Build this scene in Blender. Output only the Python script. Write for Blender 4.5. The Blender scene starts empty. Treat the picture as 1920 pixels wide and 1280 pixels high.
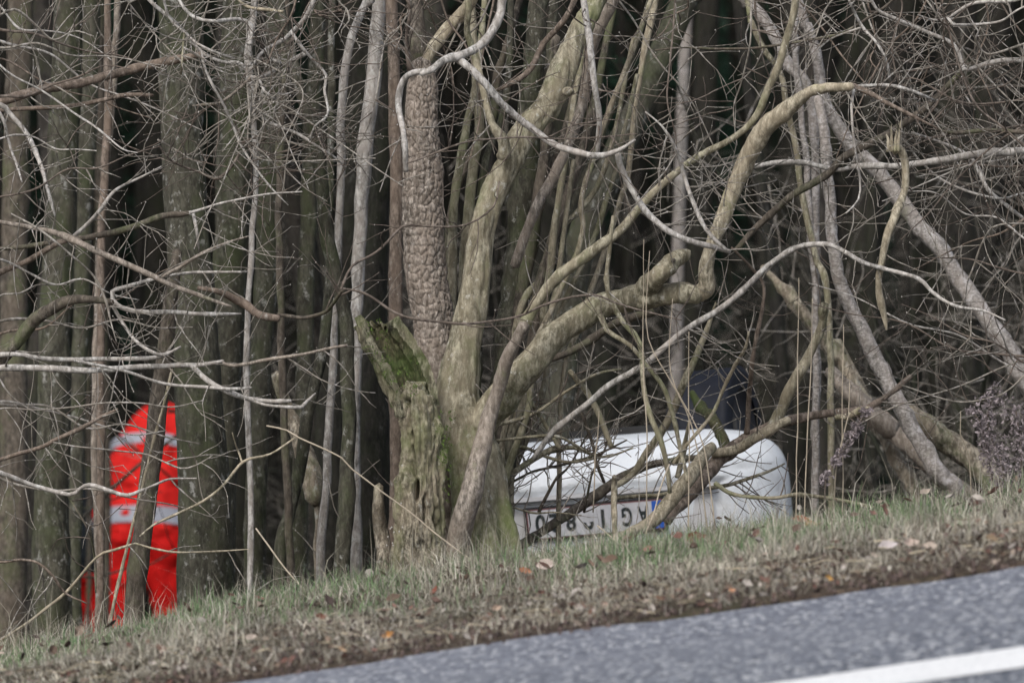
import bpy, math, random
import numpy as np
from mathutils import Vector, Matrix
rng = np.random.default_rng(11)
random.seed(5)
sc = bpy.context.scene
COL = sc.collection

# ------------------------------------------------------------------ camera
F_PX = 13000.0                     # focal length in pixels of a 1920 wide frame
CAM_H = 2.2
PITCH = math.radians(3.95)
cam_d = bpy.data.cameras.new('camera')
cam = bpy.data.objects.new('camera', cam_d); COL.objects.link(cam)
cam.location = (0, 0, CAM_H); cam.rotation_euler = (math.pi/2 - PITCH, 0, 0)
cam_d.sensor_width = 36.0; cam_d.lens = 36.0*F_PX/1920.0
cam_d.clip_start = 0.5; cam_d.clip_end = 1500
cam_d.dof.use_dof = True; cam_d.dof.focus_distance = 24.0; cam_d.dof.aperture_fstop = 3.9
sc.camera = cam

# ------------------------------------------------------------------ light
SUN_EL, SUN_AZ = math.radians(48), math.radians(205)     # behind the camera, a little to the left
w = bpy.data.worlds.new('World'); sc.world = w; w.use_nodes = True
nt = w.node_tree; nt.nodes.clear()
sky = nt.nodes.new('ShaderNodeTexSky'); sky.sky_type = 'NISHITA'; sky.sun_disc = False
sky.sun_elevation = SUN_EL; sky.sun_rotation = SUN_AZ
sky.air_density = 1.0; sky.dust_density = 4.0; sky.ozone_density = 1.0
hs = nt.nodes.new('ShaderNodeHueSaturation'); hs.inputs['Saturation'].default_value = 0.62   # cloud cover greys the sky
bg = nt.nodes.new('ShaderNodeBackground'); bg.inputs['Strength'].default_value = 0.12
wo = nt.nodes.new('ShaderNodeOutputWorld')
nt.links.new(sky.outputs[0], hs.inputs['Color']); nt.links.new(hs.outputs[0], bg.inputs['Color']); nt.links.new(bg.outputs[0], wo.inputs[0])
sun_d = bpy.data.lights.new('sun', 'SUN'); sun_d.energy = 0.9; sun_d.angle = math.radians(25); sun_d.color = (1, .985, .95)
sun = bpy.data.objects.new('sun', sun_d); COL.objects.link(sun)
sun_dir = Vector((math.sin(SUN_AZ)*math.cos(SUN_EL), math.cos(SUN_AZ)*math.cos(SUN_EL), math.sin(SUN_EL)))
sun.rotation_euler = sun_dir.to_track_quat('Z', 'Y').to_euler()
sc.view_settings.view_transform = 'Standard'; sc.view_settings.look = 'None'
sc.view_settings.gamma = 1; sc.view_settings.use_curve_mapping = False
sc.view_settings.exposure = 0.74
sc.render.engine = 'CYCLES'
sc.cycles.max_bounces = 5; sc.cycles.diffuse_bounces = 3; sc.cycles.transparent_max_bounces = 4
sc.cycles.use_denoising = True

# ------------------------------------------------------------------ geometry of the view
cp, sp = math.cos(PITCH), math.sin(PITCH)
def at(px, py, D):
    """point seen at picture position (px, py) of the 1920 x 1280 photo, D metres away along the view"""
    cx = (px-960)/F_PX*D; cy = -(py-640)/F_PX*D
    return np.array([cx, D*cp + cy*sp, CAM_H - D*sp + cy*cp])

# ------------------------------------------------------------------ numpy noise
def _h(ix, iy, iz):
    n = (ix*374761393 + iy*668265263 + iz*2147483647 + 974711) & 0xffffffff
    n = ((n ^ (n >> 13))*1274126177) & 0xffffffff
    n = ((n ^ (n >> 15))*2246822519) & 0xffffffff
    return ((n ^ (n >> 16)) & 0xffff)/65535.0
def vnoise(p):
    p = np.asarray(p, float); i = np.floor(p).astype(np.int64); f = p-i; f = f*f*(3-2*f); r = 0
    for dx in (0, 1):
        for dy in (0, 1):
            for dz in (0, 1):
                wt = (f[..., 0] if dx else 1-f[..., 0])*(f[..., 1] if dy else 1-f[..., 1])*(f[..., 2] if dz else 1-f[..., 2])
                r = r + wt*_h(i[..., 0]+dx, i[..., 1]+dy, i[..., 2]+dz)
    return r*2-1
def fbm(p, o=4):
    p = np.asarray(p, float); a, r = 1.0, 0
    for k in range(o):
        r = r + a*vnoise(p*(2.03**k)+k*17.3); a *= .5
    return r
def voro(p):
    """distance to nearest and second nearest cell point"""
    i = np.floor(p).astype(np.int64); F1 = np.full(p.shape[:-1], 9.); F2 = F1.copy()
    for dx in (-1, 0, 1):
        for dy in (-1, 0, 1):
            for dz in (-1, 0, 1):
                c = i+np.array([dx, dy, dz])
                q = c+np.stack([_h(c[..., 0], c[..., 1], c[..., 2]), _h(c[..., 0]+71, c[..., 1], c[..., 2]), _h(c[..., 0], c[..., 1]+53, c[..., 2])], -1)*.85
                d = np.linalg.norm(q-p, axis=-1)
                F2 = np.where(d < F1, F1, np.minimum(F2, d)); F1 = np.minimum(F1, d)
    return F1, F2
def sstep(a, b, x):
    t = np.clip((np.asarray(x, float)-a)/(b-a), 0, 1); return t*t*(3-2*t)

# ------------------------------------------------------------------ ground height
PROF_Y = [-400, -12, 11.6, 12.2, 12.6, 19.5, 19.8, 20.6, 22.4, 23.2, 24.2, 25.6, 28, 31, 36, 50, 80, 130, 400]
PROF_Z = [-6, -1.0, -.05, 0, 0, 0, .015, .0, -.095, -.16, -.45, -1.1, -1.45, -1.62, -1.95, -3.0, -6.5, -9.5, -10]
def ground(x, y, fine=True):
    x = np.asarray(x, float); y = np.asarray(y, float)
    z = np.interp(y, PROF_Y, PROF_Z)
    z = z + .149*14*np.tanh(x/14)*np.clip((140-y)/90, 0, 1)
    z = z - .075*sstep(-.8, -1.8, x)*sstep(20.2, 21.8, y)*sstep(27, 24.5, y) - .03*sstep(.9, 1.8, x)*sstep(20.6, 22, y)*sstep(27, 24.5, y)
    if fine:
        m = sstep(19.55, 19.9, y)+sstep(12.3, 11.9, y)
        p = np.stack([x*1.3, y*1.3, 0*x], -1); n = vnoise(p)*.03
        q = np.stack([x*6, y*6, 0*x+3], -1); n = n+vnoise(q)*.012
        z = z + n*m*(1+sstep(25, 32, y)*3)
    return z

# ------------------------------------------------------------------ mesh builder
class MB:
    def __init__(s): s.v = []; s.q = []; s.t = []; s.n = 0; s.c = []
    def add(s, v, q=None, t=None, c=None):
        v = np.asarray(v, float).reshape(-1, 3)
        if q is not None and len(q): s.q.append(np.asarray(q, np.int64)+s.n)
        if t is not None and len(t): s.t.append(np.asarray(t, np.int64)+s.n)
        s.v.append(v); s.n += len(v)
        if c is not None: s.c.append(np.broadcast_to(c, (len(v), 3)))
    def mesh(s, name, mat, origin=(0, 0, 0), smooth=True):
        v = np.concatenate(s.v)-np.asarray(origin, float)
        q = np.concatenate(s.q) if s.q else np.zeros((0, 4), np.int64)
        t = np.concatenate(s.t) if s.t else np.zeros((0, 3), np.int64)
        me = bpy.data.meshes.new(name); me.vertices.add(len(v)); me.vertices.foreach_set('co', v.ravel())
        lt = np.concatenate([np.full(len(q), 4), np.full(len(t), 3)]).astype(np.int32)
        ls = np.concatenate([[0], np.cumsum(lt)[:-1]]).astype(np.int32)
        li = np.concatenate([q.ravel(), t.ravel()]).astype(np.int32)
        me.loops.add(len(li)); me.loops.foreach_set('vertex_index', li)
        me.polygons.add(len(lt)); me.polygons.foreach_set('loop_start', ls); me.polygons.foreach_set('loop_total', lt)
        me.polygons.foreach_set('use_smooth', np.full(len(lt), smooth))
        if s.c:
            a = me.color_attributes.new('tint', 'FLOAT_COLOR', 'POINT')
            c = np.concatenate(s.c); a.data.foreach_set('color', np.concatenate([c, np.ones((len(c), 1))], 1).ravel())
        me.update(calc_edges=True); me.validate()
        if mat: me.materials.append(mat)
        return me
    def obj(s, name, mat, parent=None, kind=None, label=None, smooth=True, origin=None):
        o0 = origin if origin is not None else (tuple(parent_world(parent)) if parent else (0, 0, 0))
        me = s.mesh(name, mat, o0, smooth)
        o = bpy.data.objects.new(name, me); COL.objects.link(o)
        if parent: o.parent = parent
        elif origin is not None: o.location = origin
        if kind: o['kind'] = kind
        if label: o['label'] = label
        return o
def parent_world(p):
    v = Vector((0, 0, 0))
    while p: v = v+p.location; p = p.parent
    return v
def thing(name, label, cat, loc, group=None):
    o = bpy.data.objects.new(name, None); COL.objects.link(o); o.location = tuple(float(a) for a in loc); o.empty_display_size = .2
    o['label'] = label; o['category'] = cat
    if group: o['group'] = group
    return o
def tag(o, label, cat, group=None):
    o['label'] = label; o['category'] = cat
    if group: o['group'] = group
    return o

def resample(P, R, step):
    P = np.asarray(P, float); R = np.asarray(R, float)
    if len(P) == 2: P = np.array([P[0], (P[0]+P[1])/2, P[1]]); R = np.array([R[0], R.mean(), R[1]])
    e = np.concatenate([[2*P[0]-P[1]], P, [2*P[-1]-P[-2]]])
    outP, outR = [], []
    for k in range(len(P)-1):
        a, b, c, d = e[k:k+4]; n = max(1, int(np.linalg.norm(c-b)/step))
        t = (np.arange(n)/n)[:, None]
        outP.append(.5*((2*b)+(c-a)*t+(2*a-5*b+4*c-d)*t*t+(3*b-a-3*c+d)*t**3)); outR.append(R[k]+(R[k+1]-R[k])*t[:, 0])
    outP.append(P[-1:]); outR.append(R[-1:])
    return np.concatenate(outP), np.concatenate(outR)
def frames(P):
    T = np.gradient(P, axis=0); T /= np.linalg.norm(T, axis=1)[:, None]+1e-9
    N = np.zeros_like(P); up = np.array([0, -1., .1]); n = up-T[0]*np.dot(up, T[0])
    if np.linalg.norm(n) < .1: n = np.array([1., 0, 0])-T[0]*T[0][0]
    for k in range(len(P)):
        n = n-T[k]*np.dot(n, T[k]); n = n/(np.linalg.norm(n)+1e-9); N[k] = n
    return T, N, np.cross(T, N)
def tube(mb, P, R, sides=8, step=.05, disp=None, jit=0.0, cap0=True, cap1=True, squash=None):
    """swept tube; disp(points, theta, arc length, radius) -> radial offset"""
    P, R = resample(P, R, step)
    if jit:
        s = np.arange(len(P))[:, None]*step*9+rng.random()*50
        P = P+np.concatenate([vnoise(np.concatenate([s, s*0+k*9.1, s*0], 1))[:, None] for k in range(3)], 1)*jit*np.minimum(1, np.arange(len(P))/3)[:, None]
    T, N, B = frames(P); th = np.arange(sides)/sides*2*math.pi
    u = N[:, None]*np.cos(th)[None, :, None]+B[:, None]*np.sin(th)[None, :, None]
    rr = np.repeat(R[:, None], sides, 1)
    if squash is not None: rr = rr*squash(th)[None]
    V = P[:, None]+u*rr[..., None]
    if disp is not None:
        s = np.concatenate([[0], np.cumsum(np.linalg.norm(np.diff(P, axis=0), axis=1))])
        V = V+u*disp(V, th[None]+0*rr, s[:, None]+0*rr, rr)[..., None]
    n = len(P); i = np.arange(n-1)[:, None]*sides; j = np.arange(sides)[None]; k = (j+1) % sides
    q = np.stack([i+j, i+k, i+sides+k, i+sides+j], -1).reshape(-1, 4)[:, ::-1]
    v = V.reshape(-1, 3); t = []
    if cap0:
        v = np.concatenate([v, [P[0]-T[0]*R[0]*.3]]); c = len(v)-1; t += [[c, (a+1) % sides, a][::-1] for a in range(sides)]
    if cap1:
        v = np.concatenate([v, [P[-1]+T[-1]*R[-1]*.6]]); c = len(v)-1; o = (n-1)*sides; t += [[c, o+a, o+(a+1) % sides][::-1] for a in range(sides)]
    mb.add(v, q, t)
    return P, R

def trace(pts, ws, D0, D1=None, wob=.06):
    """a line followed in the photo, given its own distance along its run, as 3D points and radii"""
    n = len(pts); D1 = D0 if D1 is None else D1
    xy = np.array([p[:2] for p in pts], float); s = np.concatenate([[0], np.cumsum(np.linalg.norm(np.diff(xy, axis=0), axis=1))]); s /= s[-1]
    if np.isscalar(ws): ws = [ws, ws]
    W = np.interp(s, np.linspace(0, 1, len(ws)), ws) if len(ws) != n else np.array(ws, float)
    D = D0+(D1-D0)*s + wob*np.sin(s*7+rng.random()*6)*np.minimum(1, s*4)
    D = D+np.array([p[2] if len(p) > 2 else 0 for p in pts])
    P = np.array([at(a, b, d) for (a, b), d in zip(xy, D)])
    return P, W*D/F_PX*.5
# ------------------------------------------------------------------ materials
def newmat(name):
    m = bpy.data.materials.new(name); m.use_nodes = True; nt = m.node_tree
    b = nt.nodes['Principled BSDF']; b.inputs['Specular IOR Level'].default_value = .25; b.inputs['Roughness'].default_value = .85
    return m, nt, b
def nd(nt, t, **k):
    n = nt.nodes.new(t)
    for a, b in k.items():
        if a in n.inputs.keys() if isinstance(a, str) else False: n.inputs[a].default_value = b
        else: setattr(n, a, b)
    return n
def coords(nt, scale, kind='Object'):
    tc = nt.nodes.new('ShaderNodeTexCoord'); mp = nt.nodes.new('ShaderNodeMapping'); mp.inputs['Scale'].default_value = scale
    nt.links.new(tc.outputs[kind], mp.inputs['Vector']); return mp.outputs[0]
def noise(nt, vec, scale, detail=6, rough=.6):
    n = nt.nodes.new('ShaderNodeTexNoise'); n.inputs['Scale'].default_value = scale; n.inputs['Detail'].default_value = detail; n.inputs['Roughness'].default_value = rough
    nt.links.new(vec, n.inputs['Vector']); return n.outputs['Fac']
def ramp(nt, fac, stops):
    r = nt.nodes.new('ShaderNodeValToRGB'); e = r.color_ramp.elements
    while len(e) < len(stops): e.new(.5)
    for k, (p, c) in enumerate(stops): e[k].position = p; e[k].color = (*c, 1) if len(c) == 3 else c
    nt.links.new(fac, r.inputs[0]); return r.outputs[0]
def mix(nt, fac, a, b, mode='MIX'):
    m = nt.nodes.new('ShaderNodeMix'); m.data_type = 'RGBA'; m.blend_type = mode
    for s, v in ((0, fac), (6, a), (7, b)):
        if hasattr(v, 'links'): nt.links.new(v, m.inputs[s])
        else: m.inputs[s].default_value = v if s == 0 else (*v, 1)
    return m.outputs[2]
def bump(nt, b, h, dist, strength=1):
    n = nt.nodes.new('ShaderNodeBump'); n.inputs['Distance'].default_value = dist; n.inputs['Strength'].default_value = strength
    nt.links.new(h, n.inputs['Height']); nt.links.new(n.outputs[0], b.inputs['Normal'])
def bark(name, dark, light, moss=None, moss_at=(.5, .62), lichen=None, lich_at=(.6, .68), sc_=1.0, bd=.004, ob=False, stretch=.34, sat=.75, foot=None):
    m, nt, b = newmat(name)
    def ds(c, k): g = .3*c[0]+.6*c[1]+.1*c[2]; return tuple(g+(a-g)*k for a in c)
    dark, light = ds(dark, sat), ds(light, sat); moss = ds(moss, .9) if moss else None
    v = coords(nt, (sc_, sc_, sc_*stretch)); iso = coords(nt, (1, 1, .7))
    n1 = noise(nt, v, 46, 10, .74); n2 = noise(nt, iso, 6, 6, .7); n3 = noise(nt, iso, 30, 6, .7)
    c = ramp(nt, n1, [(.36, tuple(a*.7 for a in dark)), (.45, dark), (.60, light)])
    c = mix(nt, 1.0, c, ramp(nt, noise(nt, coords(nt, (1, 1, .45)), 80, 5, .75), [(.38, (.50, .49, .46)), (.5, (1.0, 1.0, .98)), (.68, (1.35, 1.35, 1.35))]), 'MULTIPLY')
    c = mix(nt, ramp(nt, noise(nt, iso, 9, 4), [(.35, (0, 0, 0)), (.7, (.7, .7, .7))]), c, tuple((a*.62+b_*.38)*s for a, b_, s in zip(light, dark, (1.06, .98, .9))))
    if lichen: c = mix(nt, ramp(nt, n3, [(lich_at[0], (0, 0, 0)), (lich_at[1], (1, 1, 1))]), c, lichen)
    if moss: c = mix(nt, ramp(nt, n2, [(moss_at[0], (0, 0, 0)), (moss_at[1], (.85, .85, .85))]), c, moss)
    if foot:
        sz = nt.nodes.new('ShaderNodeSeparateXYZ'); nt.links.new(coords(nt, (1, 1, 1)), sz.inputs[0]); mr = nt.nodes.new('ShaderNodeMapRange'); mr.inputs[1].default_value = .05; mr.inputs[2].default_value = .75; mr.inputs[3].default_value = .45; mr.inputs[4].default_value = 0; nt.links.new(sz.outputs[2], mr.inputs[0])
        ad = nt.nodes.new('ShaderNodeMath'); ad.operation = 'ADD'; nt.links.new(mr.outputs[0], ad.inputs[0]); nt.links.new(n2, ad.inputs[1])
        c = mix(nt, ramp(nt, ad.outputs[0], [(.68, (0, 0, 0)), (.95, (.8, .8, .8))]), c, foot)
    if ob:
        oi = nt.nodes.new('ShaderNodeObjectInfo')
        c = mix(nt, 1.0, c, ramp(nt, oi.outputs['Random'], [(0, (.55, .55, .55)), (.5, (.9, .92, .85)), (1, (1.25, 1.2, 1.25))]), 'MULTIPLY')
    nt.links.new(c, b.inputs['Base Color']); bump(nt, b, n1, bd)
    return m
M = {}
OL = ((.12, .108, .068), (.38, .352, .26), (.175, .195, .085), (.50, .74), (.48, .47, .42), (.60, .70))
M['olive'] = bark('olive_bark', *OL, sat=.82)
M['olivefoot'] = bark('olive_bark_with_mossy_foot', *OL, sat=.82, foot=(.13, .17, .05))
M['scaly'] = bark('scaly_bark', (.13, .105, .085), (.37, .32, .275), (.17, .19, .09), (.6, .8), (.42, .41, .40), (.62, .72), sc_=1.6)
M['rot'] = bark('rotten_wood', (.085, .07, .05), (.44, .385, .29), (.14, .18, .07), (.52, .72), (.46, .46, .42), (.58, .7), sc_=1.3, bd=.010)
M['moss'] = bark('mossy_wood', (.022, .024, .012), (.16, .15, .07), (.055, .085, .02), (.44, .60), None, sc_=2.5, bd=.006)
M['grey'] = bark('smooth_grey_bark', (.19, .18, .17), (.48, .465, .445), None, (.6, .7), (.5, .5, .48), (.58, .7), sc_=1.2, bd=.0015)
M['tan'] = bark('bare_tan_wood', (.18, .155, .10), (.45, .40, .29), (.22, .25, .09), (.55, .75), None, sc_=1.5, bd=.002)
M['pinkish'] = bark('pinkish_brown_bark', (.13, .11, .09), (.33, .285, .24), (.19, .20, .11), (.6, .75), (.34, .31, .30), (.62, .7), sc_=1.5, bd=.002)
M['birch'] = bark('pale_pinkish_grey_bark', (.17, .155, .145), (.40, .375, .36), (.17, .18, .10), (.6, .75), (.44, .42, .41), (.55, .66), sc_=1.3, bd=.002, stretch=1.8)
M['dark'] = bark('dark_wet_bark', (.05, .042, .034), (.16, .135, .105), (.10, .12, .05), (.5, .7), None, sc_=1.4, bd=.003)
M['brown'] = bark('reddish_brown_bark', (.10, .075, .058), (.25, .195, .155), None, (.6, .7), (.3, .29, .27), (.62, .7), sc_=1.4, bd=.002)
M['lichen'] = bark('lichened_grey_green_bark', (.028, .028, .020), (.108, .107, .078), (.056, .068, .028), (.48, .66), (.27, .27, .25), (.58, .66), sc_=1.1, bd=.006)
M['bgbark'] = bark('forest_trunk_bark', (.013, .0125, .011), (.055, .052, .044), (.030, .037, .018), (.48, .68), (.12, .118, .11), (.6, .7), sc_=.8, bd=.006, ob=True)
M['twig'] = bark('brown_twig_bark', (.13, .118, .10), (.33, .31, .275), None, (.6, .7), (.36, .34, .33), (.55, .65), sc_=1, bd=.0005)
M['twigred'] = bark('reddish_twig_bark', (.07, .055, .046), (.19, .155, .13), None, (.6, .7), None, sc_=1, bd=.0005)
def plain(name, col, rough=.6, spec=.3, metal=0, nz=None, coat=0):
    m, nt, b = newmat(name); b.inputs['Roughness'].default_value = rough; b.inputs['Specular IOR Level'].default_value = spec; b.inputs['Metallic'].default_value = metal
    b.inputs['Coat Weight'].default_value = coat
    if nz:
        n = noise(nt, coords(nt, (1, 1, 1)), nz[0], 5); c = ramp(nt, n, [(.3, tuple(a*(1-nz[1]) for a in col)), (.7, tuple(min(1, a*(1+nz[1])) for a in col))])
        nt.links.new(c, b.inputs['Base Color'])
        if len(nz) > 2: bump(nt, b, n, nz[2])
    else: b.inputs['Base Color'].default_value = (*col, 1)
    return m
M['bud'] = plain('pale_bud', (.42, .40, .37), .7)
M['straw'] = plain('dry_straw', (.36, .31, .24), .8, nz=(30, .25))
M['carwhite'] = plain('white_car_paint', (.70, .735, .77), .5, .4, nz=(5, .08, .02), coat=.15)
m = M['carwhite']; nt = m.node_tree; b = nt.nodes['Principled BSDF']; src = b.inputs['Base Color'].links[0].from_socket
v = coords(nt, (1, 1, 1)); c = mix(nt, ramp(nt, noise(nt, v, 7, 8, .75), [(.52, (0, 0, 0)), (.72, (.45, .45, .45))]), src, (.36, .35, .33))
c = mix(nt, ramp(nt, noise(nt, v, 40, 6, .8), [(.60, (0, 0, 0)), (.66, (.5, .5, .5))]), c, (.24, .22, .19)); nt.links.new(c, b.inputs['Base Color'])
M['cartrim'] = plain('grey_bumper_trim', (.52, .52, .53), .5, .4, nz=(6, .1))
M['black'] = plain('black_plastic', (.02, .02, .022), .5, .4)
M['tyre'] = plain('tyre_rubber', (.007, .009, .016), .7, .3, nz=(30, .3, .002))
M['rim'] = plain('steel_rim', (.04, .042, .05), .5, .4, .3)
M['glass'] = plain('dark_window_glass', (.02, .025, .03), .05, .6)
M['under'] = plain('grey_underbody', (.03, .03, .03), .8, .3, nz=(8, .4))
M['plate'] = plain('plate_white', (.47, .475, .50), .4, .4, nz=(30, .15))
M['plred'] = plain('plate_red_edge', (.16, .06, .06), .45, .4)
M['ink'] = plain('plate_black_letters', (.012, .018, .02), .5, .3)
M['blue'] = plain('plate_blue_band', (.015, .09, .42), .4, .4)
M['yellow'] = plain('plate_yellow_star', (.8, .6, .05), .4, .4)
M['lamp'] = plain('red_lamp_plastic', (.35, .01, .01), .15, .5)
M['hiviz'] = plain('fluorescent_red_cloth', (.90, .026, .021), .8, .2, nz=(12, .22, .02))
M['hivizd'] = plain('red_trouser_cloth', (.72, .014, .012), .8, .2, nz=(9, .15, .01))
M['silver'] = plain('silver_reflective_tape', (.45, .47, .54), .4, .5, nz=(40, .08))
M['skin'] = plain('skin', (.45, .25, .18), .55)
M['hair'] = plain('dark_hair', (.02, .014, .01), .6)
M['darkcloth'] = plain('dark_jacket_cloth', (.012, .016, .02), .8, nz=(9, .2, .01))
M['boot'] = plain('black_boot', (.015, .014, .013), .6)
def tinted(name, rough=.85, trans=0.0):
    m, nt, b = newmat(name); a = nt.nodes.new('ShaderNodeVertexColor'); a.layer_name = 'tint'
    b.inputs['Roughness'].default_value = rough; b.inputs['Specular IOR Level'].default_value = .15; nt.links.new(a.outputs[0], b.inputs['Base Color']); return m
M['grass'] = tinted('grass_blades'); M['leaf'] = tinted('fallen_leaves', .8); M['needle'] = tinted('conifer_needles', .8)

# asphalt
m, nt, b = newmat('asphalt'); v = coords(nt, (1, .32, 1))
vo = nt.nodes.new('ShaderNodeTexVoronoi'); vo.inputs['Scale'].default_value = 74; nt.links.new(v, vo.inputs['Vector'])
spk = nt.nodes.new('ShaderNodeSeparateColor'); nt.links.new(vo.outputs['Color'], spk.inputs[0])
c = ramp(nt, spk.outputs[0], [(0, (.02, .024, .034)), (.4, (.08, .09, .115)), (.7, (.19, .205, .235)), (1, (.62, .63, .63))])
c = mix(nt, .42, c, ramp(nt, noise(nt, v, 48, 6, .8), [(.40, (.03, .036, .05)), (.60, (.25, .265, .29))]))
sx = nt.nodes.new('ShaderNodeSeparateXYZ'); nt.links.new(v, sx.inputs[0])
c = mix(nt, ramp(nt, noise(nt, coords(nt, (.25, 2.2, 1)), 1.2, 4), [(.42, (0, 0, 0)), (.6, (.5, .5, .5))]), c, (.15, .16, .18))
mm = nt.nodes.new('ShaderNodeMapRange'); mm.inputs[1].default_value = 5.63; mm.inputs[2].default_value = 6.2; mm.inputs[3].default_value = 0; mm.inputs[4].default_value = .30; nt.links.new(sx.outputs[1], mm.inputs[0])
c = mix(nt, mm.outputs[0], c, (.22, .23, .27))         # paler bluish tone, growing from the edge line out to the verge
nt.links.new(c, b.inputs['Base Color']); bump(nt, b, vo.outputs['Distance'], .004); b.inputs['Roughness'].default_value = .7; M['asphalt'] = m
# road paint
m, nt, b = newmat('road_paint'); v = coords(nt, (1, 1, 1)); n = noise(nt, v, 60, 6, .75)
c = ramp(nt, n, [(.32, (.34, .35, .36)), (.45, (.66, .67, .67)), (.7, (.76, .76, .75))])
c = mix(nt, ramp(nt, noise(nt, v, 5, 4), [(.5, (0, 0, 0)), (.75, (.35, .35, .35))]), c, (.55, .56, .56))
nt.links.new(c, b.inputs['Base Color']); bump(nt, b, n, .002); M['paint'] = m
# soil
m, nt, b = newmat('leaf_littered_soil'); v = coords(nt, (1, 1, 1)); n = noise(nt, v, 22, 8, .7)
c = ramp(nt, n, [(.3, (.022, .016, .012)), (.5, (.07, .05, .036)), (.68, (.16, .12, .085))])
c = mix(nt, ramp(nt, noise(nt, v, 1.3, 5), [(.45, (0, 0, 0)), (.65, (.5, .5, .5))]), c, (.05, .055, .025))
sx = nt.nodes.new('ShaderNodeSeparateXYZ'); nt.links.new(v, sx.inputs[0])
nt.links.new(c, b.inputs['Base Color']); bump(nt, b, n, .03); M['soil'] = m

# ------------------------------------------------------------------ ground, road, line
def gridmesh(xs, ys, zf):
    X, Y = np.meshgrid(xs, ys); Z = zf(X, Y); V = np.stack([X, Y, Z], -1).reshape(-1, 3); nx, ny = len(xs), len(ys)
    i = (np.arange(ny-1)[:, None]*nx+np.arange(nx-1)[None]).ravel(); return V, np.stack([i, i+1, i+nx+1, i+nx], -1)
xs = np.concatenate([-np.geomspace(400, 5, 24)[:-1], np.arange(-5, 5.001, .05), np.geomspace(5, 400, 24)[1:]])
ys = np.concatenate([np.linspace(-400, -12, 12), np.linspace(-8, 12, 20), np.linspace(12.2, 19.4, 10), np.arange(19.5, 26, .05), np.arange(26, 40, .16), np.linspace(40, 130, 60), np.geomspace(133, 400, 10)])
def zg(X, Y):
    inroad = (Y > 12.5) & (Y < 19.51)
    return ground(X, Y)-np.where(inroad, .04, 0)
g = MB(); g.add(*gridmesh(xs, ys, zg)); g.obj('ground', M['soil'], kind='structure')
xr = np.concatenate([-np.geomspace(400, 4, 24)[:-1], np.arange(-4, 4.001, .08), np.geomspace(4, 400, 24)[1:]])
def edge_y(x): return 19.5+.05*vnoise(np.stack([np.asarray(x)*1.7, 0*x, 0*x], -1))+.035*vnoise(np.stack([np.asarray(x)*7, 0*x, 0*x+5], -1))
yr = np.concatenate([[12.55], np.linspace(12.7, 19.2, 20), [1.]])
V, Q = gridmesh(xr, np.concatenate([yr[:-1], [19.55]]), lambda X, Y: ground(X, Y, False)+.0)
V = V.reshape(-1, len(xr), 3); V[-1, :, 1] = edge_y(xr); V[-1, :, 2] = ground(V[-1, :, 0], V[-1, :, 1], False)+.002
r = MB(); r.add(V.reshape(-1, 3), Q); r.obj('road', M['asphalt'], kind='structure')
def stripe(y0, y1):
    s = MB(); V, Q = gridmesh(np.concatenate([-np.geomspace(60, 4, 12)[:-1], np.arange(-4, 4.001, .1), np.geomspace(4, 60, 12)[1:]]), np.array([y0, (y0+y1)/2, y1]), lambda X, Y: ground(X, Y, False)+.004)
    s.add(V, Q); return s.obj('road_marking', M['paint'], kind='structure')
stripe(17.25, 17.67)
# ------------------------------------------------------------------ wood: displacement recipes
def d_ridge(a, f=30, st=.14):
    def f_(V, th, s, r):
        p = V*np.array([f, f, f*st]); return (fbm(p, 4)*.7+np.abs(vnoise(p*1.7+9))*.6-.3)*a
    return f_
def d_knobby(a, f=14):
    def f_(V, th, s, r): return fbm(V*f, 3)*a+np.maximum(0, vnoise(V*f*.6+33)-.45)*a*5
    return f_
def d_small(V, th, s, r): return r*.13*fbm(V*32, 3)+r*.9*np.maximum(0, vnoise(V*19+7)-.5)
def limb(root, name, mat, pts, ws, D0, D1=None, sides=10, step=.03, disp=d_small, jit=.0035, label=None, wob=.05, twigs=None, **kw):
    P, R = trace(pts, ws, D0, D1, wob); mb = MB(); P, R = tube(mb, P, R, sides, step, disp, jit, **kw)
    o = mb.obj(name, M[mat], root, label=label)
    if twigs: twig_on(root, P, R, **twigs)
    return P, R
TW = {}      # per thing: twig and bud builders
def ico(c, r):
    d = rng.normal(size=3); d /= np.linalg.norm(d)
    v = np.array([[1, 0, 0], [-1, 0, 0], [0, 1, 0], [0, -1, 0], [0, 0, 1.4], [0, 0, -1.4]])*r+c
    return v, [[0, 2, 4], [2, 1, 4], [1, 3, 4], [3, 0, 4], [2, 0, 5], [1, 2, 5], [3, 1, 5], [0, 3, 5]]
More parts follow.
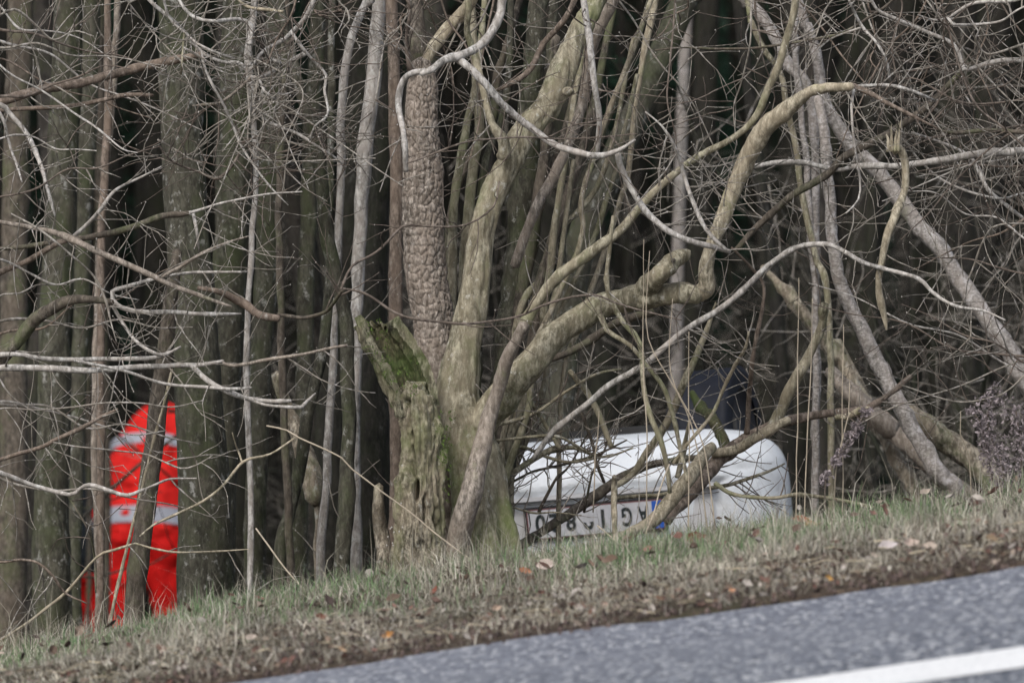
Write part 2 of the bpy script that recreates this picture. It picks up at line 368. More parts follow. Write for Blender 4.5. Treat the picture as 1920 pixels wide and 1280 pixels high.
def grow(store, p, d, L, r, lvl=0, up=.1, curl=.35, br=.16, budp=.8):
    step = .028; n = max(3, int(L/step)); P = [p.copy()]; cur = d/np.linalg.norm(d); ph = rng.random(3)*6
    bend = rng.normal(size=3)*np.array([1, .5, 1]); bend *= curl
    kids = []
    for k in range(n):
        cur = cur+bend*.07*(1+math.sin(k*.35+ph[0]))+rng.normal(size=3)*.10*np.array([1, .6, 1])+np.array([0, 0, up*.12]); cur /= np.linalg.norm(cur)
        P.append(P[-1]+cur*step)
        if lvl < 2 and k > 1 and rng.random() < br:
            sd = rng.normal(size=3); sd -= cur*np.dot(sd, cur); sd /= np.linalg.norm(sd)+1e-6; sd[1] *= .6
            kids.append((P[-1].copy(), cur*.7+sd*.8, L*(1-k/n)*rng.uniform(.35, .9)+.03, max(.0009, r*.7*(1-.5*k/n))))
    P = np.array(P); R = np.linspace(r, max(.0007, r*.4), len(P))
    R = R*(1+.35*(rng.random(len(R)) > .8))
    tube(store[0], P, R, 4 if r < .004 else 6, .06, cap0=False)
    if rng.random() < budp*.6: store[1].add(*(lambda a: (a[0], None, a[1]))(ico(P[-1], rng.uniform(.0012, .0027))))
    for k in range(2, len(P)-1, 3):
        if rng.random() < .10*budp: store[1].add(*(lambda a: (a[0], None, a[1]))(ico(P[k], R[k]+.0012)))
    for a in kids: grow(store, *a, lvl=lvl+1, up=up, curl=curl, br=br*.9, budp=budp)
def twig_on(root, P, R, n=8, L=(.12, .4), r=.0024, up=.15, t0=.05, mat='twig', curl=.4, br=.14, budp=.7, fwd=.5, side=1.0):
    key = (root.name, mat)
    if key not in TW: TW[key] = (MB(), MB(), root, mat)
    st = TW[key]; T = np.gradient(P, axis=0)
    for _ in range(n):
        k = int(len(P)*(t0+(1-t0)*rng.random())); k = min(k, len(P)-2)
        t = T[k]/np.linalg.norm(T[k]); s = rng.normal(size=3)*np.array([1, .55, 1]); s -= t*np.dot(s, t); s /= np.linalg.norm(s)+1e-6
        grow(st, P[k].copy(), t*fwd+s*side+np.array([0, 0, up]), rng.uniform(*L), min(r*rng.uniform(.6, 1.25), R[k]*.8+.0006), up=up, curl=curl, br=br, budp=budp)
def flush_twigs():
    for (rn, mat), (a, b_, root, mt) in TW.items():
        if a.n: a.obj('twigs', M[mt], root, kind='stuff')
        if b_.n: b_.obj('buds', M['bud'], root, kind='stuff')
    TW.clear()
def base_of(px, D, y=1060):
    p = at(px, y, D); return (p[0], p[1], float(ground(p[0], p[1])))
def tree(name, label, cat, px, D, group=None):
    return thing(name, label, cat, base_of(px, D), group)

# ================================================================== the old tree in the middle
D = 23.9
T0 = tree('old_tree', 'old olive-green tree with a fluted mossy foot, dividing into many limbs beside the white car', 'tree', 905, D)
def d_main(V, th, s, r):
    a = .0050*fbm(V*np.array([40, 40, 6]), 4)-.006*np.maximum(0, .18-np.abs(vnoise(V*np.array([26, 26, 4]))))/.18+.007*fbm(V*np.array([9, 9, 2.5])+4, 3)+.010*np.maximum(0, vnoise(V*9+40)-.5)
    flare = sstep(.55, 0.0, s)
    return a+flare*.022*np.sin(th*5+1.2*np.sin(s*5))
limb(T0, 'trunk', 'olivefoot', [(912, 1085), (908, 1045), (902, 950), (890, 870), (862, 800), (856, 735), (872, 640), (893, 520), (904, 430), (925, 360), (955, 300), (990, 245), (1028, 195), (1052, 140), (1078, 80), (1112, 10), (1140, -50), (1165, -150)],
     [150, 130, 106, 108, 104, 84, 60, 52, 46, 44, 46, 50, 50, 52, 44, 38, 36, 36], D, D+.05, sides=56, step=.009, disp=d_main, jit=0, wob=.03,
     label='main trunk, olive green and grey with moss at its foot')
# burls
mb = MB()
for (x, y, r_) in ((1066, 172, 11), (944, 292, 13), (886, 772, 13), (862, 600, 7)):
    c = at(x, y, D-.03); rr = r_*D/F_PX; mb = MB()
    u, v_ = np.meshgrid(np.linspace(0, math.pi, 13), np.linspace(0, 2*math.pi, 20, endpoint=False)); dd = np.stack([np.sin(u)*np.cos(v_), np.sin(u)*np.sin(v_), np.cos(u)], -1)
    V = c+dd*(rr*(1+.25*fbm((c+dd*rr)*60, 3)))[..., None]*np.array([1, .9, .8]); nv, nu = V.shape[:2]
    q = [[a*nu+b, a*nu+b+1, ((a+1) % nv)*nu+b+1, ((a+1) % nv)*nu+b] for a in range(nv) for b in range(nu-1)]; mb.add(V, q); mb.obj('burl', M['olive'], T0)
tw = dict(n=14, L=(.12, .4), mat='twig')
# right limb, elbow and its upper run
limb(T0, 'limb', 'olive', [(895, 800), (940, 745), (976, 706), (1010, 664), (1043, 628), (1087, 597), (1127, 572), (1164, 564), (1211, 558), (1262, 550), (1310, 552)],
     [62, 60, 55, 52, 48, 47, 48, 46, 46, 38, 34], D, D-.15, sides=40, step=.01, disp=lambda V, th, s, r: .004*fbm(V*np.array([26, 26, 26]), 4)+.020*np.maximum(0, vnoise(V*12+3)-.45)+.0015*np.abs(vnoise(V*90)), twigs=dict(n=12, L=(.1, .35), mat='twig'),
     label='thick smooth olive limb reaching right above the car')
limb(T0, 'limb', 'tan', [(1308, 552), (1326, 540), (1324, 510), (1330, 470), (1347, 430), (1371, 370), (1394, 312), (1416, 268), (1441, 235), (1481, 202), (1515, 175), (1549, 165), (1599, 161)],
     [32, 35, 29, 25, 27, 29, 33, 36, 35, 29, 21, 18, 14], D-.15, D-.4, sides=32, step=.01, disp=lambda V, th, s, r: .0035*fbm(V*np.array([44, 44, 12]), 4)+.016*np.maximum(0, vnoise(V*15+3)-.42), twigs=dict(n=16, L=(.12, .4), t0=.3),
     label='peeled tan limb rising from the elbow and bending right')
limb(T0, 'limb', 'brown', [(1599, 161), (1640, 178), (1660, 191), (1700, 212), (1760, 240)], [12, 10, 8, 7, 4], D-.4, D-.5, twigs=dict(n=14, L=(.12, .4), mat='twigred'))
limb(T0, 'limb', 'grey', [(1599, 163), (1640, 160), (1683, 161), (1717, 171), (1752, 187)], [8, 6, 6, 6, 4], D-.4, D-.5, twigs=dict(n=8, L=(.1, .3)))
limb(T0, 'limb', 'grey', [(1602, 165), (1596, 202), (1602, 269), (1613, 336), (1609, 376), (1586, 400)], [6, 5, 4, 4, 3.5, 3], D-.4, D-.5, twigs=dict(n=8, L=(.08, .25)))
# long thin limb from the base up to the upper right
limb(T0, 'limb', 'pinkish', [(846, 1085), (856, 1030), (876, 945), (896, 870), (912, 810), (925, 756), (942, 702), (959, 655), (983, 608)], [52, 48, 44, 38, 32, 27, 26, 24, 22], D-.12, D-.25, sides=24, step=.012, disp=lambda V, th, s, r: .003*fbm(V*np.array([40, 40, 10]), 3)+.006*np.maximum(0, vnoise(V*16)-.4),
     label='thin pinkish brown stem crossing in front of the trunk')
limb(T0, 'limb', 'olive', [(983, 610), (1003, 571), (1043, 521), (1087, 487), (1127, 457), (1171, 424), (1215, 375), (1250, 340), (1280, 314), (1314, 292), (1364, 267), (1398, 243), (1421, 213), (1437, 172), (1458, 128), (1478, 67), (1489, 20), (1495, -60)],
     [24, 22, 22, 20, 20, 17, 15, 14, 13, 14, 13, 13, 14, 15, 15, 14, 14, 13], D-.25, D-.3, sides=14, step=.015, disp=d_small, twigs=dict(n=22, L=(.1, .35)), label='slender yellow-green limb climbing to the upper right')
limb(T0, 'limb', 'olive', [(1171, 562), (1205, 545), (1238, 516), (1262, 492), (1284, 478), (1292, 472)], [44, 40, 36, 34, 26, 14], D-.1, D-.2, sides=48, step=.006, disp=lambda V, th, s, r: .005*fbm(V*30, 4)+.012*np.maximum(0, vnoise(V*22+3)-.3), label='broken stub with a dark knot hole')
mbs = MB()
for ddx, ddy, ww in ():
    P_, R_x = trace([(1264+ddx*.8, 486+ddy*.5), (1272+ddx, 474+ddy), (1282+ddx*1.2, 462+ddy*1.5)], [ww, ww*.8, 1.5], D-.2, None, 0); tube(mbs, P_, R_x, 8, .008, d_small)

k = at(1262, 489, D-.262); mb = MB(); tube(mb, [k+np.array([.002, .03, 0]), k+np.array([0, -.004, .0])], [.008, .007], 12, .01); mb.obj('knot_hole', M['dark'], T0)
limb(T0, 'limb', 'dark', [(1225, 585), (1180, 596), (1144, 610), (1110, 636), (1060, 662), (1020, 675)], [16, 16, 14, 16, 12, 12], D+.1, D+.15)
limb(T0, 'limb', 'tan', [(905, -70), (886, 0), (866, 28), (838, 54), (812, 88), (796, 120)], [20, 22, 26, 27, 24, 22], D+.12, D+.2, sides=16, disp=d_knobby(.003, 22), label='short torn orange-tan limb near the top')
limb(T0, 'limb', 'olive', [(872, -60), (878, 20), (878, 60), (892, 111), (909, 188), (925, 235), (942, 259), (945, 295)], [11, 12, 12, 14, 13, 14, 20, 24], D-.12, D-.05, sides=16, step=.012, disp=d_knobby(.002, 30), twigs=dict(n=10, L=(.1, .3)))
limb(T0, 'limb', 'brown', [(1085, -40), (1077, 0), (1056, 40), (1020, 81), (996, 128), (969, 151), (935, 167)], [12, 12, 12, 12, 12, 11, 7], D+.2, D+.1, twigs=dict(n=6, L=(.1, .3)))
limb(T0, 'limb', 'grey', [(1080, -60), (1093, 0), (1100, 50), (1110, 111), (1117, 168), (1124, 218), (1120, 289)], [13, 13, 13, 13, 11, 11, 9], D-.3, D-.32, twigs=dict(n=12, L=(.1, .4), mat='twigred'))
limb(T0, 'limb', 'pinkish', [(1180, -60), (1150, 0), (1124, 50), (1107, 111), (1095, 185), (1070, 260), (1040, 330), (1000, 400), (965, 500)], [24, 22, 22, 20, 20, 20, 20, 20, 18], D+.25, D+.3, sides=14, label='second upright stem close behind the trunk')
# the pale curved limb that hangs across the middle
limb(T0, 'limb', 'grey', [(1000, -170), (955, -80), (943, 0), (939, 30), (919, 67), (892, 91), (862, 106), (832, 115), (812, 131), (790, 140)], [18, 17, 16, 17, 17, 17, 17, 15, 13, 9], D-.4, D-.45, sides=18, step=.012, disp=d_small, twigs=dict(n=6, L=(.1, .3)), label='smooth pale grey limb hanging in from the top')
limb(T0, 'limb', 'grey', [(800, 134), (774, 136), (756, 150), (749, 185), (753, 235), (759, 279), (763, 322)], [11, 12, 13, 13, 11, 11, 9], D-.45, D-.5, sides=14, step=.012, twigs=dict(n=4, L=(.1, .25)), label='pale grey hooked branch pointing down')
limb(T0, 'limb', 'grey', [(856, 107), (895, 138), (919, 165), (942, 195), (976, 225), (1010, 250), (1043, 272), (1087, 286), (1120, 292), (1157, 282), (1190, 262)], [14, 15, 14, 14, 13, 13, 13, 12, 12, 9, 5], D-.45, D-.5, sides=14, step=.012, twigs=dict(n=14, L=(.12, .45), mat='twigred'), label='pale grey branch curving down to the right')
limb(T0, 'limb', 'grey', [(1157, 284), (1164, 312), (1184, 356), (1211, 396), (1251, 430), (1310, 456), (1368, 473)], [11, 12, 12, 12, 11, 11, 8], D-.5, D-.5, sides=12, step=.015, twigs=dict(n=14, L=(.1, .4)))
limb(T0, 'limb', 'grey', [(1210, 210), (1240, 235), (1262, 270), (1280, 319), (1297, 370), (1324, 430), (1362, 469)], [3, 4, 6, 8, 8, 8, 7], D-.55, D-.5, twigs=dict(n=10, L=(.1, .35)))
limb(T0, 'limb', 'twigred', [(764, 306), (821, 285), (882, 265), (936, 259), (1010, 259), (1110, 259), (1194, 252)], [3, 4, 4, 4, 3.5, 3, 2.5], D-.6, D-.5, sides=6, twigs=dict(n=9, L=(.1, .3), mat='twigred'))
limb(T0, 'limb', 'twigred', [(936, 340), (925, 386), (875, 420), (808, 424), (754, 424), (707, 474), (662, 500), (640, 542)], [3, 3.5, 4, 4, 5, 5, 5, 6], D-.3, D-.6, sides=6, twigs=dict(n=9, L=(.1, .3), mat='twigred'))
# arching branch to the right
limb(T0, 'limb', 'grey', [(1000, 860), (1036, 812), (1110, 749), (1144, 722), (1211, 679), (1278, 624), (1347, 581), (1398, 538), (1441, 497), (1495, 463), (1549, 458), (1582, 472), (1616, 490), (1666, 504), (1723, 521), (1750, 548), (1791, 573), (1844, 582), (1885, 600)],
     [11, 11, 12, 12, 12, 12, 12, 11, 11, 10, 10, 9, 8, 8, 8, 7, 6, 5, 3], D+.05, D-.5, sides=10, step=.02, twigs=dict(n=20, L=(.1, .35)), label='pale branch arching over the car to the right')
limb(T0, 'limb', 'olive', [(1150, 405), (1144, 450), (1137, 521), (1147, 564), (1167, 601), (1198, 642), (1208, 722), (1218, 773), (1238, 823), (1250, 870), (1256, 925)], [7, 8, 9, 10, 10, 10, 9, 10, 11, 9, 8], D-.3, D-.3, twigs=dict(n=12, L=(.08, .3)))
limb(T0, 'limb', 'olive', [(1125, 590), (1137, 618), (1184, 648), (1211, 685), (1245, 732), (1265, 796), (1278, 850), (1290, 900)], [12, 10, 8, 9, 9, 9, 8, 8], D-.1, D-.2, twigs=dict(n=10, L=(.08, .3)))
limb(T0, 'limb', 'twigred', [(640, 540), (684, 548), (741, 585), (791, 600), (858, 608), (925, 601), (976, 591), (1026, 568), (1110, 554), (1161, 571), (1278, 598)], [4, 5, 6, 6, 6, 5, 5, 5, 5, 4, 3], D-.45, D-.35, sides=6, step=.02, jit=.004, twigs=dict(n=12, L=(.08, .3), mat='twigred'), label='long wavy twig crossing in front of the trunks')
# fan of upright shoots behind the trunk
for i, (x0, y0, x1, y1, wa, wb, dd, mt) in enumerate([(925, 900, 990, 260, 66, 46, .5, 'lichen'), (955, 900, 1015, 330, 30, 22, .42, 'dark'), (965, 880, 1060, 300, 18, 12, .35, 'olive'), (985, 850, 1100, 250, 26, 16, .45, 'dark'),
        (940, 860, 1000, 60, 24, 15, .7, 'dark'), (870, 560, 880, -40, 22, 17, .5, 'olive'), (845, 560, 900, 100, 20, 12, .4, 'olive'), (1000, 800, 1180, 120, 16, 12, .6, 'lichen'), (960, 950, 1130, 400, 14, 10, .5, 'olive'),
        (1010, 780, 1230, -20, 12, 9, .3, 'tan'), (845, 420, 985, -40, 18, 12, .6, 'dark'), (900, 400, 960, -60, 15, 12, .5, 'lichen'), (975, 700, 1045, -60, 24, 18, .8, 'lichen'), (1030, 640, 1070, 200, 16, 12, .5, 'dark'), (1060, 620, 1130, 330, 12, 10, .4, 'olive'), (950, 930, 1040, 560, 15, 11, .3, 'olive')]):
    x0 = 912+(x0-845)*.25 if y0 > 600 else x0; x1 = x1; yb = 1000; xm = (x0+x1)/2+rng.uniform(-16, 16)
    limb(T0, 'shoot', mt, [(x0-(x1-x0)*.06, yb+60), (x0, y0), (xm-4, (y0*.6+y1*.4)), (xm+8, (y0+y1)/2-40), (x1, y1), (x1+(x1-x0)*.35, y1-260)], [wa*1.1, wa, (wa+wb)/2, (wa+wb)/2, wb, wb*.8], D+dd, D+dd+.15, sides=12, step=.03, twigs=dict(n=4, L=(.1, .3)))

# ================================================================== the trunk with blocky bark
D = 24.05
T1 = tree('blocky_barked_tree', 'brown trunk with blocky cracked bark, standing close left of the olive trunk', 'tree', 815, D)
def d_plate(V, th, s, r):
    ang = th*r
    p = np.stack([((th+math.pi) % (2*math.pi))/(2*math.pi)*19, s/.029, 0*s+.5], -1)+.30*fbm(V*34, 2)[..., None]*np.array([1, 1, 0])
    F1, F2 = voro(p); e = F2-F1
    amt = sstep(.55, .95, s)         # smooth bark low down, blocks above
    return (sstep(.015, .15, e)-1)*.0070*amt+.0022*(1-F1)*amt+.0035*fbm(V*22, 2)+.0015*fbm(V*110, 3)+.0030*fbm(V*9, 2)+(1-amt)*.004*fbm(V*np.array([30, 30, 8]), 3)
limb(T1, 'trunk', 'scaly', [(826, 1085), (822, 1000), (822, 900), (822, 780), (818, 690), (812, 600), (800, 520), (793, 420), (792, 320), (790, 230), (792, 160), (790, 115)],
     [92, 84, 78, 80, 74, 76, 76, 78, 74, 64, 56, 34], D, D, sides=150, step=.0042, disp=d_plate, jit=0, wob=0, label='trunk covered in cracked bark blocks')
limb(T1, 'trunk_top', 'dark', [(792, 150), (786, 90), (778, 30), (776, -60), (770, -200)], [38, 36, 32, 30, 28], D+.05, D+.1, sides=20, disp=d_knobby(.003, 24), twigs=dict(n=16, L=(.12, .4), mat='twigred'))
limb(T1, 'branch', 'twigred', [(770, 135), (762, 80), (768, 20), (760, -40)], [10, 8, 7, 6], D-.05, D-.1, twigs=dict(n=14, L=(.12, .35), mat='twigred'))

# ================================================================== rotten stump
M['shell'] = bark('mossy_dead_wood', (.045, .045, .025), (.33, .31, .20), (.09, .12, .03), (.46, .64), None, sc_=1.6, bd=.008)
D = 23.72
T2 = tree('rotten_stump', 'rotten ridged stump with holes and a hollow mossy tip leaning left', 'tree stump', 785, D)
holes = [(764, 752, .012, .014, .06), (770, 865, .013, .050, .085), (780, 915, .014, .035, .07), (773, 818, .009, .028, .04), (822, 985, .007, .06, .05), (800, 950, .008, .05, .04)]
def d_rot(V, th, s, r):
    front = sstep(.2, -.3, np.sin(th-math.pi/2)*0+0) if False else 1
    ridge = np.abs(vnoise((V+.006*fbm(V*9, 2)[..., None])*np.array([56, 56, 3.2])))*.026+np.abs(vnoise(V*np.array([110, 110, 12])+5))*.010-.016+.012*fbm(V*np.array([16, 16, 8]), 3)+.003*fbm(V*80, 2)
    out = ridge
    for hx, hy, ha, hb, hd in holes:
        c = at(hx, hy, D); dx = (V[..., 0]-c[0]+.006*vnoise(V*40))/ha; dz = (V[..., 2]-c[2])/hb; m = sstep(1.3, .6, np.sqrt(dx*dx+dz*dz))*(V[..., 1] < at(785, 800, D)[1])
        out = out-m*hd
    return out
M['stump'] = bark('stump_wood', (.06, .05, .032), (.42, .375, .27), (.16, .185, .07), (.44, .66), (.48, .48, .44), (.60, .72), sc_=1.5, bd=.012)
limb(T2, 'trunk', 'stump', [(782, 1092), (783, 1050), (784, 990), (785, 930), (794, 860), (788, 800), (778, 755), (772, 728, .03)], [106, 98, 94, 92, 80, 78, 74, 54], D, D, sides=120, step=.0055, disp=d_rot, jit=0, wob=0, label='pale ridged dead wood')
# hollow leaning tip: an open half pipe
mb = MB(); A, Rr = resample(trace([(786, 772), (772, 725), (753, 684), (732, 648), (709, 612), (690, 578)], [72, 74, 70, 60, 44, 8], D, D, 0)[0], trace([(0, 0), (1, 1), (2, 2), (3, 3), (4, 4), (5, 5)], [84, 90, 90, 86, 80, 66], D, D, 0)[1], .006)
T, N, B = frames(A); na = 40; th = np.linspace(math.radians(-12), math.radians(192), na)      # the gap faces up and towards the road
openv = np.array([.50, -.85, .12]); out_, in_ = [], []
for k in range(len(A)):
    o = openv-T[k]*np.dot(openv, T[k]); o /= np.linalg.norm(o); s_ = np.cross(T[k], o)
    ring = s_[None]*np.cos(th)[:, None]-o[None]*np.sin(th)[:, None]
    jag = 1-.0*th; cut = max(0., (k-len(A)*.80)/(len(A)*.20)); pull = (np.clip((1-th/math.pi)*1.15, 0, 1)*cut*.9+.75*cut*np.abs(vnoise(np.stack([th*7, 0*th+3, 0*th], -1)))); V0 = A[k]+ring*Rr[k]-T[k][None]*(pull*.075)[:, None]; nn = np.abs(vnoise(np.stack([th*5, 0*th+k*.045, 0*th+2], -1)))*.018+.005*fbm(V0*40, 3)
    out_.append(V0+ring*nn[:, None]); wl = max(.006, Rr[k]*.28); V1 = V0-ring*wl; in_.append(V1-ring*(np.abs(vnoise(np.stack([th*7, 0*th+k*.05, 0*th], -1)))*.022+.006*fbm(V1*50, 3))[:, None])
out_, in_ = np.array(out_), np.array(in_); nk = len(A)
def sheet(mb, G, flip=False):
    a, b_ = G.shape[:2]; i = (np.arange(a-1)[:, None]*b_+np.arange(b_-1)[None]).ravel(); q = np.stack([i, i+1, i+b_+1, i+b_], -1)
    mb.add(G.reshape(-1, 3), q[:, ::-1] if flip else q)
sheet(mb, out_); sheet(mb, np.stack([out_[:, 0], in_[:, 0]], 1)); sheet(mb, np.stack([out_[:, -1], in_[:, -1]], 1), True); sheet(mb, np.stack([out_[-1], in_[-1]], 0))
mb.obj('hollow_shell', M['shell'], T2, label='splintered outer shell of the hollow tip')
mb = MB(); sheet(mb, in_, True); mb.obj('mossy_hollow', M['moss'], T2, label='inside of the hollow, covered in bright green moss')
mb = MB()      # moss cushions down the right flank and on the tip
def cushions(mb, spots, D, r0=.008):
    for (x, y, nn) in spots:
        for _ in range(nn//2):
            c = at(x+rng.normal()*9, y+rng.normal()*22, D+rng.normal()*.004); rr = r0*rng.uniform(.5, 1.2)
            for _k in range(9):
                a = c+rng.normal(size=3)*rr*.8; d = rng.normal(size=3)*.004+np.array([0, -.003, .005]); s = rng.normal(size=3)*.0016; mb.add([a-s, a+s, a+d], None, [[0, 1, 2]], c=np.array([.08, .125, .03])*rng.uniform(.6, 1.5))
cushions(mb, [(836, 850, 30), (838, 800, 24), (834, 900, 20), (700, 640, 26), (725, 680, 24), (745, 720, 14), (775, 715, 14)], D-.11)
mb.obj('moss', M['leaf'], T2, kind='stuff')
mb = MB()
for (x, y) in ((727, 990), (733, 985), (741, 1000), (757, 992), (728, 1010), (735, 1012), (737, 1030), (728, 1019), (690+45, 1003), (756, 868), (745, 940)):
    v, t = ico(at(x+rng.normal()*3, y+rng.normal()*4, D-.105), .0032); mb.add(v, None, t)
mb.obj('white_fungus', M['bud'], T2, kind='stuff')
# ================================================================== traced standing trunks
def d_bark(V, th, s, r): return r*.07*fbm(V*np.array([22, 22, 5]), 3)+.003*np.abs(vnoise(V*np.array([60, 60, 10])))+.004*np.maximum(0, vnoise(V*7)-.5)*4
def standing(name, label, mat, pts, ws, D, sides=24, cat='tree', up=True, tw=None, step=.02, disp=d_bark, group=None, dD=0, part='trunk', along=False):
    """pts run from the foot upwards; the foot is carried down into the soil, the top on above the frame"""
    x0, y0 = pts[0][:2]; b = at(x0, y0, D); gz = float(ground(b[0], b[1]))
    root = thing(name, label, cat, (b[0], b[1], gz), group)
    P, R = trace(pts, ws, D, D+dD, .03)
    if along:
        d_ = P[0]-P[1]; d_ = d_/np.linalg.norm(d_); P = np.concatenate([[P[0]+d_*(b[2]-gz+.25)/max(.35, -d_[2])], P]); R = np.concatenate([[R[0]], R])
    elif b[2] > gz-.05: P = np.concatenate([[[b[0]-(P[1][0]-P[0][0])*.1, b[1], gz-.12]], P]); R = np.concatenate([[R[0]*1.12], R])
    if up and P[-1][2] > .7:
        d = P[-1]-P[-2]; d /= np.linalg.norm(d); d = d*np.array([1, 1, 1])+np.array([0, 0, .3]); d /= np.linalg.norm(d)
        P = np.concatenate([P, [P[-1]+d*1.2], [P[-1]+d*3.2+np.array([.1, .1, 0])]]); R = np.concatenate([R, [R[-1]*.9, R[-1]*.5]])
    mb = MB(); P, R = tube(mb, P, R, sides, step, disp, .004); mb.obj(part, M[mat], root)
    if tw: twig_on(root, P, R, **tw)
    return root
S = standing
S('mossy_tree', 'big grey-green lichened trunk just right of the person in red', 'lichen', [(386, 1090), (382, 900), (372, 760), (362, 600), (352, 450), (344, 300), (340, 150), (338, -20)], [106, 96, 88, 84, 80, 80, 80, 82], 25.3, 40, tw=dict(n=10, L=(.1, .35)))
S('grey_tree', 'smooth grey-olive trunk touching the right side of the big lichened trunk', 'lichen', [(408, 1085), (412, 900), (424, 700), (432, 500), (440, 300), (446, 100), (450, -30)], [64, 62, 60, 62, 66, 62, 60], 26.2, 30, tw=dict(n=6, L=(.1, .3)))
S('slim_trunk', 'slim dark trunk crossing in front of the person in red', 'dark', [(252, 1130), (268, 1000), (285, 860), (300, 740), (312, 650), (322, 560), (332, 470)], [38, 36, 36, 34, 28, 24, 18], 24.6, 24, up=False, tw=dict(n=8, L=(.1, .3)))
S('leaning_stick', 'long pale bare stick leaning on the slim dark trunk before the person in red', 'tan', [(205, 1176), (245, 1001), (278, 866), (312, 740), (324, 690)], [6, 6, 5, 5, 3], 24.2, 6, cat='stick', up=False, part='stem')
S('ridged_tree', 'broad olive-brown trunk with vertical bark ridges near the left edge', 'lichen', [(96, 1130), (96, 950), (100, 800), (104, 600), (112, 400), (122, 200), (130, -20)], [76, 66, 62, 60, 58, 56, 54], 26.4, 30, tw=dict(n=10, L=(.1, .4)))
S('grey_tree', 'mid-grey trunk between the ridged left trunk and the person in red', 'lichen', [(140, 1120), (142, 950), (148, 700), (156, 450), (166, 200), (172, -20)], [26, 26, 28, 32, 34, 36], 27.5, 24, tw=dict(n=5, L=(.1, .4)))
S('thin_pole_tree', 'thin straight pole-like stem rising left of the red jacket to the top edge', 'brown', [(188, 1120), (188, 900), (190, 600), (191, 430), (198, 302), (202, 168), (202, -10)], [16, 15, 15, 15, 14, 13, 12], 25.4, 12, tw=dict(n=10, L=(.1, .3)))
S('thin_pole_tree', 'pinkish pole-like stem crossing the thin straight pole at the upper left', 'pinkish', [(186, 1120), (178, 800), (186, 500), (200, 300), (210, 205), (215, 100), (222, -10)], [14, 13, 12, 12, 12, 12, 12], 25.7, 12, tw=dict(n=6, L=(.1, .3)))
S('dark_tree', 'dark trunk at the left edge of the photo', 'dark', [(20, 1160), (26, 900), (24, 600), (30, 300), (40, -20)], [60, 54, 50, 48, 46], 28, 20)
S('slender_tree', 'slender grey stem leaning left at its top, left of the mossy stump', 'lichen', [(640, 1060), (648, 960), (655, 800), (652, 680), (648, 600), (628, 510), (610, 430), (602, 336), (594, 269), (580, 220), (566, 180), (548, 110), (530, 30), (520, -60)], [30, 27, 27, 25, 24, 26, 25, 23, 22, 20, 18, 17, 15, 14], 24.3, 24, tw=dict(n=20, L=(.12, .4)))
S('dead_tree', 'dead broken trunk with shredded bark leaning left, its foot tapering in mid thicket', 'rot', [(600, 985), (592, 930), (580, 870), (558, 810), (540, 770), (520, 700)], [16, 44, 40, 32, 26, 20], 25.1, 26, up=False, cat='dead trunk', disp=d_ridge(.012))
S('bent_tree', 'smooth grey stem bending right, low between the stump and the big lichened trunk', 'lichen', [(525, 1060), (545, 960), (562, 880), (574, 800), (590, 720), (608, 640), (618, 540), (616, 430), (620, 300)], [24, 22, 22, 23, 22, 20, 16, 14, 13], 24.8, 18, tw=dict(n=8, L=(.1, .3)))
S('dark_pole_tree', 'nearly black thin pole standing third of the way in from the left', 'dark', [(545, 1060), (533, 800), (527, 600), (524, 400), (530, 200), (536, -20)], [15, 14, 14, 13, 13, 12], 24.7, 12, tw=dict(n=12, L=(.1, .3), mat='twigred'))
S('grey_pole_tree', 'dull grey trunk behind the nearly black pole', 'lichen', [(560, 1060), (565, 850), (572, 600), (580, 350), (592, 100), (600, -20)], [34, 30, 32, 30, 28, 26], 26.0, 20)
S('greenish_tree', 'greenish trunk left of the nearly black pole, reaching the top edge', 'lichen', [(478, 1070), (480, 900), (488, 700), (500, 500), (506, 300), (520, 100), (528, -20)], [40, 38, 40, 42, 46, 46, 44], 25.9, 20, tw=dict(n=6, L=(.1, .3)))
S('pale_pole_tree', 'pale upright stem passing the top edge left of the blocky bark trunk', 'grey', [(600, 1060), (612, 900), (624, 700), (634, 480), (640, 300), (640, 200), (655, 84), (667, 50), (690, 0), (712, -60)], [16, 15, 14, 14, 15, 15, 15, 15, 14, 14], 25.0, 14, tw=dict(n=12, L=(.1, .3)))
S('pale_pole_tree', 'pale stem at the top of the photo above the mossy stump tip', 'grey', [(668, 1060), (664, 800), (672, 500), (684, 300), (700, 160), (706, 60), (712, -30)], [22, 22, 22, 26, 28, 26, 24], 25.4, 16, tw=dict(n=6, L=(.1, .3)))
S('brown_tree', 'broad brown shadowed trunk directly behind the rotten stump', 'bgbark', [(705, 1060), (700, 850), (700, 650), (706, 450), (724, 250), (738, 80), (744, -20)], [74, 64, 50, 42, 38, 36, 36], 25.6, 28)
S('brown_tree', 'reddish brown trunk close left of the blocky bark', 'brown', [(740, 1060), (744, 800), (742, 600), (744, 400), (742, 250), (738, 100), (734, -20)], [26, 26, 26, 24, 24, 22, 22], 24.9, 16, tw=dict(n=8, L=(.1, .3), mat='twigred'))
S('snag', 'short stub with split bark standing against the left foot of the rotten stump', 'rot', [(718, 1070), (716, 1000), (712, 950), (712, 912)], [30, 30, 26, 20], 24.1, 20, up=False, cat='tree stub', disp=d_ridge(.008))
S('olive_tree', 'large leaning olive-grey trunk behind, upper middle right', 'lichen', [(1020, 1010), (1062, 620), (1092, 450), (1122, 370), (1172, 260), (1230, 130), (1285, 0), (1310, -60)], [60, 58, 56, 54, 52, 50, 50, 50], 26.8, 24, tw=dict(n=5, L=(.1, .4)))
